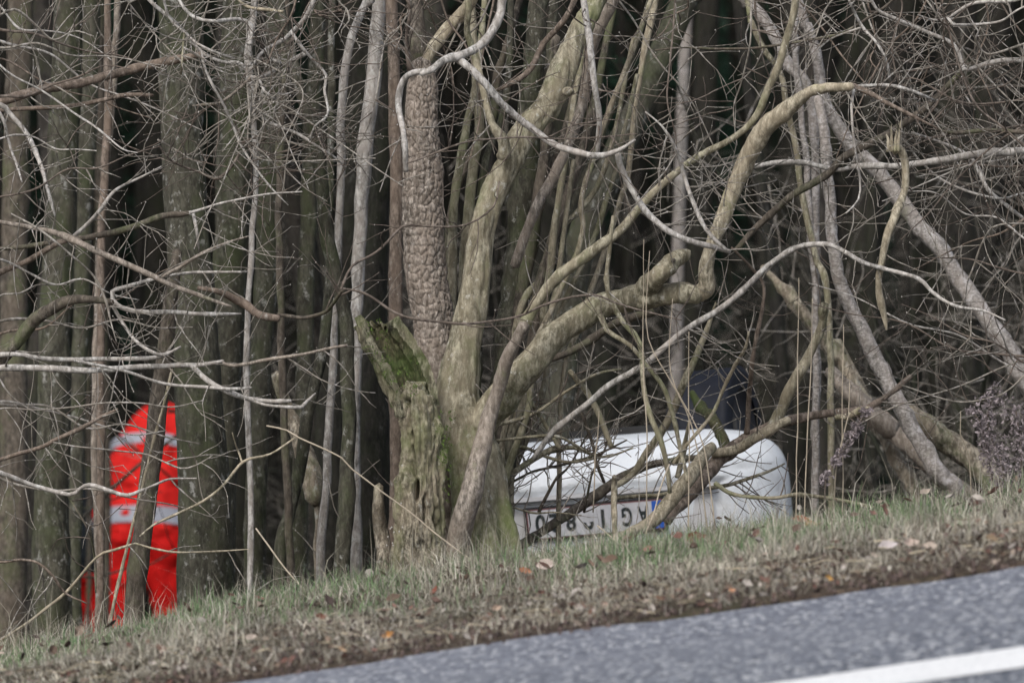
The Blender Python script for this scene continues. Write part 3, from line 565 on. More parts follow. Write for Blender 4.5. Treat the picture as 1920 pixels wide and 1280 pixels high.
S('thin_yellow_stem', 'long thin yellow-olive shoot slanting to the top edge right of the olive trunk', 'tan', [(1052, 760), (1090, 600), (1146, 430), (1181, 302), (1194, 185), (1211, 84), (1229, -10)], [9, 9, 10, 10, 10, 10, 9], 24.6, 8, cat='shoot', part='stem', tw=dict(n=6, L=(.1, .3)))
S('grey_tree', 'blurred pale grey trunk far behind at the top middle right', 'birch', [(1268, 640), (1274, 400), (1280, 200), (1284, 100), (1288, -10)], [24, 22, 22, 20, 20], 33, 14)
# right hand birches
S('leaning_birch', 'thickest pinkish-grey birch slanting from the top down to the right edge', 'birch', [(2010, 860), (1962, 770), (1920, 706), (1884, 648), (1842, 586), (1802, 526), (1762, 464), (1722, 418), (1673, 356), (1643, 319), (1599, 275), (1579, 250), (1545, 188), (1529, 101), (1512, 44), (1495, -10)], [40, 38, 34, 34, 33, 32, 32, 30, 29, 28, 28, 26, 22, 20, 20, 18], 25.6, 28, disp=d_small, tw=dict(n=12, L=(.1, .35), mat='twigred'))
S('leaning_birch', 'grey smooth birch leaning left, its foot in the grass right of the car', 'birch', [(1800, 945), (1770, 898), (1737, 848), (1707, 798), (1676, 739), (1646, 682), (1623, 635), (1596, 578), (1572, 514), (1560, 440), (1556, 370), (1549, 302), (1545, 235), (1534, 180)], [32, 32, 30, 30, 30, 30, 28, 27, 24, 22, 21, 20, 20, 16], 25.2, 26, disp=d_small, up=False, tw=dict(n=12, L=(.1, .35), mat='twigred'))
S('pale_tree', 'pale stem slanting down from the top edge and joining the birches', 'birch', [(1530, 420), (1526, 240), (1512, 160), (1481, 124), (1461, 84), (1431, 34), (1398, -4), (1380, -40)], [14, 18, 20, 22, 22, 22, 22, 22], 25.5, 18, disp=d_small, tw=dict(n=8, L=(.1, .3), mat='twigred'))
S('thin_birch', 'thin pinkish stem between the pale slanting stem and the birches', 'birch', [(1530, 620), (1518, 420), (1512, 296), (1505, 235), (1495, 134), (1490, 34), (1488, -20)], [12, 12, 12, 12, 12, 12, 12], 25.3, 12, disp=d_small, tw=dict(n=8, L=(.1, .3), mat='twigred'))
S('thin_olive_tree', 'thin olive stem winding down in front of the birches', 'olive', [(1556, 620), (1530, 480), (1515, 420), (1502, 353), (1495, 286), (1476, 205), (1463, 141), (1431, 91), (1410, 40), (1396, -20)], [12, 12, 12, 11, 11, 11, 10, 10, 10, 9], 25.1, 12, tw=dict(n=8, L=(.1, .3)))
S('rotten_log', 'rotten grey-brown leaning log behind the birch feet, broken in the middle', 'rot', [(1600, 712), (1576, 669), (1545, 636), (1529, 615), (1500, 580), (1468, 541), (1430, 500)], [30, 34, 30, 28, 26, 22, 16], 26.4, 24, cat='dead log', up=False, disp=d_ridge(.012), part='log', along=True)
S('rotten_log', 'yellowish rotten log leaning between the birch foot and the car', 'pinkish', [(1700, 830), (1680, 812), (1643, 783), (1599, 739), (1555, 695)], [38, 40, 40, 38, 26], 26.2, 24, cat='dead log', up=False, disp=d_ridge(.010), part='log', along=True)
S('mossy_log', 'broad mossy dead log sinking into the grass right of the birch foot', 'rot', [(1905, 960), (1872, 915), (1830, 870), (1790, 838), (1740, 800), (1700, 770)], [50, 52, 50, 46, 40, 26], 25.8, 26, cat='dead log', up=False, disp=d_ridge(.012), part='log', along=True)
S('dark_branch', 'dark brown branch rising across the birches to the upper right', 'dark', [(1380, 470), (1414, 430), (1481, 370), (1549, 329), (1582, 296), (1650, 259), (1717, 218), (1746, 190)], [12, 13, 14, 15, 15, 15, 13, 10], 24.5, 12, cat='branch', up=False, disp=d_small, part='stem', tw=dict(n=14, L=(.1, .4), mat='twigred')) if False else None

# ================================================================== shrubs whose stems stand outside the frame
def shrub(name, label, px, D, lean, mat='grey', w0=34, group=None):
    b = at(px, 1000, D); gz = float(ground(b[0], b[1])); root = thing(name, label, 'shrub', (b[0], b[1], gz), group)
    P = np.array([[b[0], b[1], gz-.1], [b[0]+lean*.3, b[1], gz+.8], [b[0]+lean*.6, b[1], gz+1.7], [b[0]+lean, b[1]+.1, gz+2.8], [b[0]+lean*1.1, b[1], gz+3.8]]); r = w0*D/F_PX*.5
    mb = MB(); tube(mb, P, [r*1.1, r, r*.9, r*.7, r*.3], 16, .03, d_bark, .004); mb.obj('trunk', M[mat], root); return root
L_ = shrub('grey_shrub', 'grey-barked shrub at the left edge whose bare branches spread in front of the left trunks', -70, 24.0, .0)
def br(root, mat, pts, ws, D0, D1=None, n=8, tm='twig', L=(.1, .35), label=None, **k):
    return limb(root, 'branch', mat, pts, ws, D0, D1, sides=8 if max(ws) < 9 else 14, step=.02, jit=.003, label=label, twigs=dict(n=n, L=L, mat=tm, **k))
br(L_, 'brown', [(-80, 230), (-20, 205), (7, 190), (84, 165), (158, 154), (245, 131), (310, 116), (378, 102)], [22, 19, 18, 17, 17, 18, 16, 11], 24, 23.9, 10, label='thick brown branch across the upper left')
br(L_, 'brown', [(-70, 215), (27, 205), (134, 198), (188, 188), (235, 178), (286, 179)], [9, 9, 8, 8, 9, 6], 24.1, 24, 8)
br(L_, 'grey', [(-60, 190), (0, 196), (17, 210), (50, 252), (74, 302), (88, 350), (102, 404)], [10, 10, 10, 9, 8, 7, 4], 23.9, 23.7, 10, label='pale branch curving down at the upper left')
br(L_, 'grey', [(-40, 180), (2, 215), (20, 275), (32, 310), (41, 342)], [7, 6, 5, 5, 3], 23.9, 23.7, 5)
br(L_, 'grey', [(-60, 60), (10, 130), (77, 168), (134, 208), (185, 245), (228, 279), (258, 286)], [4, 4, 4, 4, 4, 3, 2], 23.8, 23.6, 8)
br(L_, 'dark', [(-80, 750), (-30, 700), (0, 672), (34, 637), (67, 598), (111, 571), (148, 559), (195, 562), (212, 566)], [34, 30, 28, 26, 25, 22, 16, 12, 11], 23.9, 23.8, 6, label='thick dark branch entering at the left middle')
br(L_, 'grey', [(209, 562), (220, 572), (242, 582), (302, 585), (353, 587), (403, 588), (452, 589)], [11, 10, 9, 9, 8, 8, 3], 23.8, 23.7, 10)
br(L_, 'grey', [(212, 566), (211, 545), (232, 538), (262, 530), (285, 524), (322, 517), (370, 511), (464, 509)], [9, 9, 8, 7, 6, 6, 6, 3], 23.8, 23.7, 6)
br(L_, 'grey', [(208, 566), (228, 601), (252, 635), (285, 658), (309, 665), (340, 651)], [7, 7, 6, 7, 7, 4], 23.8, 23.7, 6)
br(L_, 'pinkish', [(-70, 395), (0, 415), (60, 425), (128, 447), (188, 474), (242, 497), (296, 521), (322, 534), (380, 554), (435, 574)], [8, 8, 9, 12, 12, 11, 11, 10, 8, 5], 23.8, 23.6, 12, label='long pale pinkish branch slanting down to the right')
br(L_, 'pinkish', [(300, 520), (336, 501), (380, 475), (423, 457), (466, 443)], [8, 7, 6, 5, 3], 23.65, 23.6, 5)
br(L_, 'brown', [(-70, 550), (0, 510), (50, 490), (111, 457), (135, 449)], [12, 11, 11, 10, 8], 24.1, 24, 5)
br(L_, 'dark', [(-60, 470), (40, 462), (134, 448), (200, 440), (262, 423), (302, 406), (340, 402), (362, 398)], [8, 9, 10, 12, 13, 12, 11, 8], 24, 23.9, 5, label='dark branch ending at a snapped pale tip on the big trunk')
br(L_, 'grey', [(362, 398), (368, 430), (373, 472)], [6, 7, 3], 23.85, 23.8, 0)
br(L_, 'grey', [(355, 399), (386, 390), (437, 376), (504, 363), (566, 359)], [6, 5, 4, 4, 2.5], 23.8, 23.7, 6)
br(L_, 'grey', [(136, 445), (165, 420), (188, 394), (215, 359), (255, 336), (302, 311)], [8, 8, 8, 6, 5, 2.5], 23.9, 23.8, 6)
br(L_, 'grey', [(-70, 668), (30, 665), (67, 670), (134, 675), (202, 672), (285, 672), (318, 660)], [10, 9, 9, 9, 9, 9, 5], 23.9, 23.8, 8)
br(L_, 'grey', [(-70, 690), (0, 689), (84, 691), (168, 694), (252, 687), (336, 685), (376, 685), (418, 677)], [13, 13, 12, 12, 11, 10, 9, 6], 23.8, 23.7, 10, label='pale lichened branch running level across the lower left')
br(L_, 'grey', [(360, 685), (396, 716), (433, 736), (470, 748), (515, 752), (546, 751)], [10, 10, 10, 9, 8, 6], 23.7, 23.6, 4)
br(L_, 'grey', [(140, 676), (161, 680), (235, 695), (302, 716), (370, 724), (430, 729), (472, 726)], [5, 6, 6, 6, 6, 6, 4], 23.7, 23.6, 7)
br(L_, 'grey', [(426, 730), (487, 756), (530, 762), (566, 763), (576, 752), (592, 738)], [5, 5, 6, 8, 6, 3], 23.65, 23.6, 2)
br(L_, 'pinkish', [(418, 680), (440, 686), (504, 675), (571, 662), (650, 648)], [6, 7, 7, 6, 5], 23.7, 23.6, 6)
br(L_, 'brown', [(372, 540), (395, 543), (420, 551), (453, 568), (480, 588), (500, 594), (524, 597)], [8, 10, 13, 14, 14, 15, 12], 23.9, 23.9, 3)
br(L_, 'dark', [(522, 590), (545, 594), (571, 597), (605, 587), (625, 568), (642, 543)], [7, 7, 7, 7, 7, 6], 23.9, 23.6, 5, tm='twigred')
br(L_, 'brown', [(-60, 870), (0, 862), (34, 850), (84, 836), (101, 826), (148, 803), (190, 780), (222, 765)], [8, 8, 8, 8, 8, 8, 7, 4], 23.7, 23.6, 8, label='long bare branch rising to the right beside the red jacket')
br(L_, 'twig', [(-40, 775), (10, 765), (70, 767), (134, 762), (200, 756), (260, 756), (322, 762), (380, 750)], [4, 3, 3, 3, 3, 3, 3, 2], 23.6, 23.6, 6)
br(L_, 'twig', [(20, 400), (67, 427), (128, 474), (175, 517), (198, 564), (208, 604), (219, 642)], [3, 4, 4, 4, 4, 3, 2], 23.5, 23.5, 6)
br(L_, 'grey', [(-60, 870), (0, 886), (63, 909), (131, 926), (150, 914), (169, 907), (205, 917), (240, 928), (272, 917)], [10, 9, 8, 8, 7, 8, 8, 8, 5], 23.6, 23.5, 7, label='crooked pale branch crossing the red jacket')
br(L_, 'grey', [(270, 918), (295, 906), (321, 896), (368, 895)], [5, 5, 4, 2.5], 23.5, 23.5, 2)
br(L_, 'tan', [(-20, 1210), (38, 1175), (85, 1140), (127, 1107), (181, 1044), (215, 1030), (253, 1018)], [5, 5, 6, 6, 5, 5, 4], 23.5, 23.5, 4)
br(L_, 'tan', [(253, 1018), (296, 1028), (338, 1034), (400, 1033), (466, 1029)], [4, 4, 4, 3.5, 2], 23.5, 23.5, 2)
br(L_, 'tan', [(262, 1005), (287, 985), (325, 968), (359, 951), (392, 930), (422, 905), (454, 867), (480, 857), (506, 850), (553, 822)], [3, 4, 5, 5, 5, 5, 6, 5, 4, 4], 23.5, 23.5, 2)
br(L_, 'tan', [(454, 867), (448, 845), (443, 833), (436, 810)], [4, 4, 3, 2], 23.5, 23.5, 0)
br(L_, 'twig', [(100, 829), (150, 836), (198, 841), (240, 846), (278, 852), (310, 868), (338, 879), (365, 873), (398, 853)], [3, 3, 3, 3, 3, 3, 3.5, 3, 2], 23.5, 23.5, 3)
br(L_, 'brown', [(-60, 1040), (0, 1052), (40, 1050), (72, 1056), (100, 1080), (122, 1111), (162, 1130)], [6, 5, 5, 5, 5, 4, 3], 23.5, 23.4, 5)
br(L_, 'dark', [(128, 930), (150, 965), (170, 1000), (178, 1050), (180, 1110)], [4, 4, 4, 4, 3], 23.6, 23.6, 4, tm='twigred')
for k in range(16):
    y = rng.uniform(-20, 900); n = 6; x = -50; pts = [(x, y)]; sl = rng.uniform(-.45, .45)
    ln = rng.uniform(160, 460)
    for j in range(n): pts.append((x+(j+1)*ln/n, y+(j+1)*ln/n*sl+rng.normal()*9)); 
    br(L_, rng.choice(['twig', 'brown', 'grey', 'twigred']), pts, list(np.linspace(rng.uniform(4, 7), 2, n+1)), 23.6+rng.random()*.8, None, 7, tm=rng.choice(['twig', 'twigred']))
# tangle in the upper left, carried by a tree whose stem leaves the frame at the top
G_ = standing('tangled_tree', 'small tree with pale tangled crooked branches at the top left of centre', 'grey', [(468, 1070), (470, 900), (462, 700), (470, 500), (478, 330), (474, 200), (468, 138), (465, 111), (467, 84), (476, 20), (480, -60)], [11, 11, 11, 10, 10, 11, 13, 14, 13, 12, 12], 24.2, 14, tw=dict(n=8, L=(.1, .3)))
for pts, ws, mt in [
    ([(255, -40), (279, 0), (319, 34), (349, 64), (376, 97), (413, 116), (450, 118), (467, 138)], [6, 7, 7, 7, 7, 7, 7, 8], 'grey'),
    ([(300, -40), (316, 30), (346, 60), (370, 81), (403, 97), (440, 110)], [5, 5, 5, 5, 5, 4], 'grey'),
    ([(330, -10), (349, 20), (370, 34), (403, 39), (450, 37), (470, 50), (467, 84)], [5, 6, 7, 7, 8, 9, 10], 'grey'),
    ([(600, -40), (588, 0), (571, 34), (551, 57), (537, 71), (497, 94), (488, 104), (470, 130)], [9, 9, 8, 9, 8, 6, 6, 6], 'grey'),
    ([(545, 58), (568, 91), (591, 118), (611, 141), (608, 168), (615, 215), (591, 238), (581, 265)], [6, 6, 5, 6, 5, 5, 4, 3], 'grey'),
    ([(573, 100), (531, 124), (494, 144), (470, 144)], [9, 8, 8, 7], 'grey'),
    ([(497, 94), (503, 108), (520, 115), (531, 122)], [6, 6, 7, 8], 'grey'),
    ([(472, 144), (443, 171), (413, 193), (385, 196), (361, 198)], [6, 5, 6, 5, 3], 'pinkish'),
    ([(487, 150), (496, 172), (510, 182), (524, 193)], [5, 6, 6, 3], 'grey'),
    ([(494, 162), (488, 190), (484, 208), (500, 228), (554, 249), (591, 272), (632, 299), (648, 318)], [5, 6, 6, 7, 6, 5, 4, 3], 'grey'),
    ([(378, 95), (380, 111), (403, 168), (437, 235), (450, 268), (470, 302), (504, 346), (541, 384)], [5, 5, 5, 5, 5, 4, 4, 2], 'grey'),
    ([(445, 266), (470, 270), (500, 292), (520, 320), (528, 336)], [4, 4, 3, 3, 2], 'twig'),
    ([(225, -20), (237, 0), (268, 40), (302, 77), (336, 112), (370, 145), (410, 152)], [3, 3, 3, 3, 3, 3, 2], 'twig'),
    ([(560, -20), (545, 30), (520, 70), (500, 120)], [4, 4, 4, 3], 'brown'), ([(420, -30), (460, 10), (500, 18), (530, 22)], [5, 6, 7, 5], 'tan'),
    ([(448, 290), (433, 316), (418, 332), (403, 336), (370, 322), (322, 302), (296, 273)], [5, 6, 7, 7, 5, 4, 3], 'twigred'),
    ([(296, 262), (330, 280), (360, 298), (380, 304)], [4, 3, 3, 2], 'twig'), ([(590, 20), (600, 30), (618, 24), (640, 18)], [4, 4, 4, 4], 'brown'),
    ([(345, 62), (344, 90), (342, 120), (338, 140)], [4, 4, 4, 3], 'olive')]:
    br(G_, mt, pts, ws, 23.75+rng.random()*.3, None, 13, tm=rng.choice(['twig', 'twigred']))
for k in range(9):
    br(G_, 'twig', [(470+rng.normal()*20, 140+rng.normal()*40), (500+rng.normal()*50, 200+rng.normal()*60), (560+rng.normal()*90, 260+rng.normal()*90)], [4, 3, 2], 23.9, 23.6, 6)
# shrubs at the right edge
R_ = shrub('grey_shrub', 'grey-barked shrub at the right edge whose bare branches reach in before the birches', 1990, 24.0, -.05)
for pts, ws, mt, n in [
    ([(1990, 282), (1920, 284), (1868, 286), (1817, 290), (1750, 303), (1683, 312), (1640, 311), (1599, 312), (1580, 318), (1555, 316), (1515, 306), (1465, 303), (1412, 311)], [17, 16, 15, 14, 13, 12, 12, 11, 9, 10, 10, 11, 9], 'grey', 16),
    ([(1990, 112), (1920, 114), (1868, 115), (1830, 126), (1808, 130), (1800, 108), (1784, 81), (1733, 57), (1683, 37), (1643, 17), (1629, -10)], [11, 10, 10, 9, 8, 7, 7, 7, 7, 6, 6], 'grey', 14),
    ([(1808, 128), (1790, 148), (1765, 172), (1717, 218), (1650, 259), (1582, 296), (1549, 329), (1481, 370), (1425, 418), (1380, 470)], [9, 10, 12, 14, 15, 15, 15, 14, 13, 10], 'dark', 18),
    ([(1990, -30), (1901, 0), (1851, 3), (1817, 10), (1777, 34), (1750, 38), (1720, 28)], [7, 6, 7, 7, 6, 4, 3], 'grey', 8),
    ([(1777, 34), (1787, 47), (1834, 47), (1878, 40), (1905, 20), (1950, 0)], [5, 6, 5, 5, 4, 4], 'grey', 6),
    ([(1585, -20), (1592, 0), (1616, 50), (1643, 81), (1663, 118), (1670, 152)], [5, 5, 6, 5, 5, 5], 'grey', 8),
    ([(1616, 52), (1590, 60), (1560, 72), (1535, 92)], [4, 4, 3.5, 2.5], 'twig', 4),
    ([(1690, -20), (1650, 20), (1582, 60), (1488, 81), (1414, 91), (1347, 91), (1280, 88), (1230, 95)], [5, 5, 5, 5, 5, 4, 4, 3], 'dark', 12),
    ([(1990, 440), (1920, 410), (1885, 383), (1851, 353), (1824, 302), (1784, 275), (1710, 249)], [8, 7, 7, 8, 7, 6, 4], 'grey', 12),
    ([(1990, 360), (1920, 363), (1868, 373), (1784, 346), (1733, 309), (1697, 262)], [4, 4, 5, 5, 4, 3], 'grey', 10),
    ([(1990, 252), (1920, 249), (1851, 245), (1784, 249), (1760, 242)], [10, 9, 8, 8, 4], 'dark', 8),
    ([(1980, 60), (1900, 90), (1850, 100), (1830, 75), (1840, 50)], [5, 5, 4, 4, 3], 'twig', 8),
    ([(1990, 150), (1900, 190), (1800, 190), (1720, 150), (1690, 150)], [5, 4, 4, 3, 3], 'twigred', 12),
    ([(1980, 640), (1895, 727), (1851, 746), (1801, 753), (1750, 742), (1690, 722)], [4, 3, 3, 3, 3, 3], 'twig', 6),
    ([(1990, 650), (1891, 685), (1784, 729), (1683, 759), (1600, 800)], [4, 3.5, 3, 3, 2.5], 'twig', 6),
    ([(1985, 420), (1875, 420), (1845, 450), (1825, 500), (1812, 530)], [4, 4, 4, 4, 3], 'twig', 6),
    ([(1990, 330), (1880, 240), (1820, 180), (1780, 60), (1760, -10)], [5, 4, 4, 4, 3], 'twigred', 12),
    ([(1990, 200), (1880, 260), (1800, 330), (1740, 400), (1690, 450)], [4, 4, 3, 3, 2], 'twigred', 12)]:
    br(R_, mt, pts, ws, 23.7+rng.random()*.4, None, int(n*1.2), tm=rng.choice(['twig', 'twigred']))
for k in range(12):
    y = rng.uniform(-20, 720); ln = rng.uniform(180, 480); sl = rng.uniform(-.5, .5); pts = [(1985-j*ln/5, y+j*ln/5*sl+rng.normal()*9) for j in range(6)]
    br(R_, rng.choice(['twig', 'brown', 'grey', 'twigred']), pts, list(np.linspace(5, 2, 6)), 23.6+rng.random()*.8, None, 8, tm=rng.choice(['twig', 'twigred']))
# twiggy growth reaching in from the top, carried by the old tree
for k in range(26):
    x = rng.uniform(1020, 1900) if k % 3 else rng.uniform(600, 1000); y = -40; pts = [(x, y)]; sl = rng.uniform(-.9, .9); ln = rng.uniform(120, 420)
    for j in range(1, 6): pts.append((x+j*ln/5*sl+rng.normal()*8, y+j*ln/5+rng.normal()*8))
    br(T0, rng.choice(['twig', 'twigred', 'brown']), pts, list(np.linspace(4.5, 2, 6)), 23.5+rng.random()*.9, None, 8, tm=rng.choice(['twig', 'twigred']))

# ================================================================== dead hanging stick, brushwood before the car
def loose(name, label, cat, mat, pts, ws, D0, D1=None, disp=d_small, n=0, tm='twig', sides=14, part=None, group=None):
    P, R = trace(pts, ws, D0, D1, .04); o0 = P[0]
    root = thing(name, label, cat, o0, group); mb = MB(); P, R = tube(mb, P, R, sides, .014, disp, .002); mb.obj('stem', M[mat], root)
    if n: twig_on(root, P, R, n=n, mat=tm, L=(.06, .3))
    return root
h = loose('hanging_dead_branch', 'torn tan dead branch hanging down in front of the birches at the right', 'dead branch', 'tan', [(1674, 282), (1686, 277), (1697, 302), (1697, 353), (1680, 400), (1664, 440), (1654, 490), (1647, 530), (1653, 571), (1660, 600), (1663, 617)], [18, 16, 15, 15, 15, 14, 13, 12, 12, 9, 5], 23.6, None, d_knobby(.002, 26), 5)
mb = MB()
for dx, hh in ((-8, 32), (-2, 50), (5, 40), (10, 58)):
    P, R = trace([(1674+dx, 284), (1674+dx*1.1, 260), (1674+dx*1.5, 284-hh)], [9, 6, 1.5], 23.58, None, 0); tube(mb, P, R, 6, .01, d_small)
mb.obj('torn_end', M['tan'], h)
loose('fallen_branch', 'dark bare branch lying diagonally across the number plate', 'fallen branch', 'dark', [(967, 1026), (1017, 995), (1060, 967), (1100, 940), (1133, 917), (1167, 893), (1217, 872), (1267, 863), (1310, 858)], [16, 17, 18, 20, 20, 18, 15, 14, 12], 24.6, 24.8, n=6)
loose('fallen_branch', 'pale tan peeled branch rising from the grass beside the blue plate band', 'fallen branch', 'tan', [(1150, 1012), (1185, 996), (1217, 981), (1243, 955), (1273, 920), (1300, 885), (1323, 850), (1336, 836)], [14, 20, 24, 28, 29, 27, 24, 18], 24.0, 24.3, d_knobby(.003, 24), 5)
f = loose('fallen_branch', 'long dark brown dead branch rising right over the white car, its base knotted', 'fallen branch', 'brown', [(1246, 975), (1262, 955), (1283, 940), (1317, 900), (1343, 865), (1371, 843), (1414, 815), (1465, 792), (1515, 779), (1565, 773), (1616, 769), (1666, 740), (1708, 704)], [26, 24, 22, 24, 25, 25, 24, 22, 18, 15, 13, 11, 9], 24.3, 24.6, d_knobby(.0035, 26), 26, 'twig', 20)
for nm, mt, pts, ws in (('branch', 'tan', [(1335, 850), (1380, 842), (1420, 818), (1452, 800), (1480, 786)], [16, 20, 20, 18, 14]), ('branch', 'olive', [(1448, 806), (1461, 776), (1482, 729), (1508, 682), (1524, 650), (1537, 622), (1543, 600), (1545, 570)], [24, 22, 22, 20, 18, 17, 16, 15]), ('branch', 'tan', [(1568, 782), (1590, 781), (1612, 770), (1630, 764)], [10, 14, 13, 7])):
    P, R = trace(pts, ws, 24.4, 24.3, .02); mb = MB(); tube(mb, P, R, 18, .012, d_knobby(.003, 24), .001); mb.obj(nm, M[mt], f, label='yellow-green upright broken branch' if mt == 'olive' else None)
    twig_on(f, P, R, n=6, L=(.06, .2))
loose('upright_stub', 'short pale peeled stub standing upright in front of the plate letters', 'branch stub', 'tan', [(1156, 1035), (1153, 993), (1151, 950), (1152, 912), (1151, 893)], [10, 11, 12, 12, 9], 24.1, None, d_knobby(.0015, 30), 0, sides=12)
loose('forked_branch', 'olive forked branch rising steeply over the plate, with a broken pointed tip', 'branch', 'olive', [(1150, 912), (1170, 902), (1190, 884), (1210, 853), (1237, 815), (1260, 773), (1280, 725), (1298, 685), (1316, 640), (1332, 600), (1343, 566)], [10, 13, 13, 14, 15, 16, 15, 14, 13, 9, 3], 24.2, 24.0, d_small, 8)
loose('olive_stick', 'short olive stick with a broken tip leaning on the white car', 'stick', 'olive', [(1270, 895), (1278, 865), (1284, 835), (1291, 792)], [10, 12, 11, 4], 24.4, None, d_small, 3)
loose('speckled_stick', 'speckled brown stick standing above the long dead branch', 'stick', 'brown', [(1400, 812), (1404, 745), (1409, 689), (1418, 635), (1431, 571), (1431, 531), (1408, 501), (1372, 464)], [10, 10, 9, 8, 7, 6, 5, 4], 24.3, 23.9, d_small, 12)
loose('pale_forked_stick', 'pale forked stick crossing the tyre of the car', 'stick', 'tan', [(1262, 870), (1290, 830), (1318, 797), (1340, 768), (1358, 728), (1377, 689), (1398, 652), (1404, 622)], [7, 7, 7, 7, 7, 7, 7, 4], 24.1, 23.9, d_small, 8)
loose('mossy_stick', 'bright green mossy stick slanting behind the branches above the car', 'stick', 'moss', [(1180, 735), (1300, 745), (1325, 780), (1350, 800), (1364, 838)], [10, 14, 22, 24, 20], 25.6, 25.3, d_small, 0) if False else loose('mossy_stick', 'bright green mossy stick slanting behind the branches above the car', 'stick', 'moss', [(1296, 735), (1315, 765), (1340, 790), (1362, 842)], [12, 20, 22, 18], 25.6, 25.3, d_small, 0)
loose('level_stick', 'straight thin stick lying along the top edge of the number plate', 'stick', 'olive', [(1150, 934), (1190, 929), (1233, 927), (1262, 921)], [8, 8, 8, 6], 24.7, None, d_small, 2)
B_ = tree('brushwood_shrub', 'low olive-barked brushwood spraying right from the old tree foot in front of the car', 'shrub', 935, 24.0)
for pts, ws in [([(930, 895), (960, 903), (1000, 883), (1060, 870), (1113, 853), (1177, 823)], [6, 5, 5, 5, 5, 3]), ([(930, 826), (1000, 817), (1050, 820), (1100, 847), (1133, 857), (1187, 840)], [6, 6, 6, 5, 5, 3]),
                ([(930, 835), (983, 837), (1027, 857), (1067, 867), (1113, 860), (1150, 850)], [7, 7, 6, 6, 5, 3]), ([(925, 985), (945, 915), (967, 883), (1000, 860), (1033, 843), (1077, 838), (1107, 850)], [16, 14, 12, 11, 11, 9, 6]),
                ([(1090, 770), (1113, 833), (1117, 863), (1133, 903)], [6, 6, 7, 6]), ([(980, 730), (1016, 786), (1050, 840), (1056, 845)], [7, 8, 7, 6]), ([(1068, 695), (1110, 749), (1147, 835)], [10, 12, 10]),
                ([(940, 945), (1000, 962), (1040, 960), (1090, 966)], [4, 4, 3, 3]), ([(1010, 960), (1040, 900), (1070, 870), (1110, 800)], [6, 5, 4, 3]), ([(1095, 960), (1105, 905), (1113, 880), (1140, 830)], [5, 4, 4, 3]),
                ([(920, 800), (1000, 775), (1060, 735), (1120, 700), (1165, 690)], [8, 7, 6, 5, 4]), ([(1330, 915), (1383, 903), (1433, 887), (1470, 868)], [8, 7, 6, 3]), ([(1340, 905), (1377, 927), (1450, 933), (1493, 927), (1540, 930), (1600, 940), (1640, 950)], [9, 8, 7, 7, 7, 6, 4])]:
    br(B_, 'dark' if ws[0] < 7 and rng.random() < .4 else 'olive', pts, ws, 24.1+rng.random()*.4, None, 10, L=(.06, .25), tm=rng.choice(['twig', 'twigred']))
for x, y0, y1, x2, lab in ((1492, 950, 520, 1496, 'left one of two close tall dry stalks at the right end of the car'), (1508, 945, 560, 1520, 'right one of two close tall dry stalks at the right end of the car'), (1212, 1000, 450, 1206, 'tallest thin vertical dry stalk in front of the plate'), (1330, 960, 470, 1216, 'long thin dry stalk slanting left over the white car'), (1345, 980, 560, 1258, 'shorter slanting dry stalk parallel to the longest one'), (1578, 960, 610, 1580, 'vertical dry stalk standing between the car and the birch foot'), (1290, 960, 620, 1290, 'vertical dry stalk before the middle of the white car'), (1112, 900, 770, 1122, 'short dry stalk before the left part of the white car'), (1560, 930, 700, 1592, 'dry stalk leaning right beside the drooping seed head'), (1822, 900, 770, 1800, 'short dry stalk beside the large dried weed')):
    P, R = trace([(x, y0+60), (x+(x2-x)*.3+2, (y0*2+y1)/3), (x2, (y0+y1*2)/3), (x2+2, y1)], [2.8, 2.5, 2, 1.2], 23.4, 23.3, .02)
    r0 = thing('dry_stalk', lab, 'stalk', P[0], 'dry stalks standing before the car'); mb = MB(); tube(mb, P, R, 5, .05, None, .003); mb.obj('stem', M['straw'], r0)
for lab, pts in (('long pale wiry dry stalk slanting down across the foot of the stump', [(500, 798), (538, 806), (562, 820), (640, 858), (660, 880), (770, 960), (800, 985), (845, 1020), (892, 1056)]), ('pale bent dry stalk in the grass below the plate', [(1120, 985), (1150, 1010), (1185, 1040), (1200, 1055)]), ('pale straight dry stalk before the plate band', [(1255, 870), (1236, 920), (1226, 960), (1210, 1000)]), ('thin dry stalk lying across the grass at the lower left', [(480, 990), (530, 1060), (575, 1110), (620, 1150)])):
    P, R = trace(pts, [3.2, 3, 2.5], 23.1, 22.9, .02); r0 = thing('dry_stalk', lab, 'stalk', P[0]); mb = MB(); tube(mb, P, R, 5, .03, None, .002); mb.obj('stem', M['straw'], r0)
# dried seed heads
def seedhead(label, pts, wd, dens):
    P, R = trace(pts, 3, 23.3, 23.3, .02); root = thing('dried_weed', label, 'weed', P[-1]); mb = MB(); P, R = tube(mb, P, R, 5, .03, None, .004); mb.obj('stem', M['twigred'], root)
    f_ = MB()
    for _ in range(dens):
        t = rng.random()**1.1*.75; k = int(t*(len(P)-1)); sz = wd*(1-.5*abs(t-.3)); c = P[k]+rng.normal(size=3)*np.array([sz, sz, sz*.9])*.5
        for _k in range(3):
            d = rng.normal(size=3)*.0045; e = rng.normal(size=3)*.0035; f_.add([c-d, c+d, c+e], None, [[0, 1, 2]], c=np.array([.30, .26, .27])*rng.uniform(.35, 1.2))
    f_.obj('seed_heads', M['leaf'], root, kind='stuff', smooth=False)
seedhead('purplish grey dried seed head drooping right of the car', [(1622, 770), (1608, 800), (1590, 830), (1568, 865), (1552, 890), (1545, 960)], .022, 420)
seedhead('large purplish grey dried weed with bushy seed heads at the lower right', [(1862, 745), (1850, 785), (1862, 830), (1880, 880), (1890, 980)], .055, 620)
seedhead('small dried seed head left of the large dried weed at the right edge', [(1822, 770), (1838, 790), (1848, 830), (1870, 960)], .022, 260)
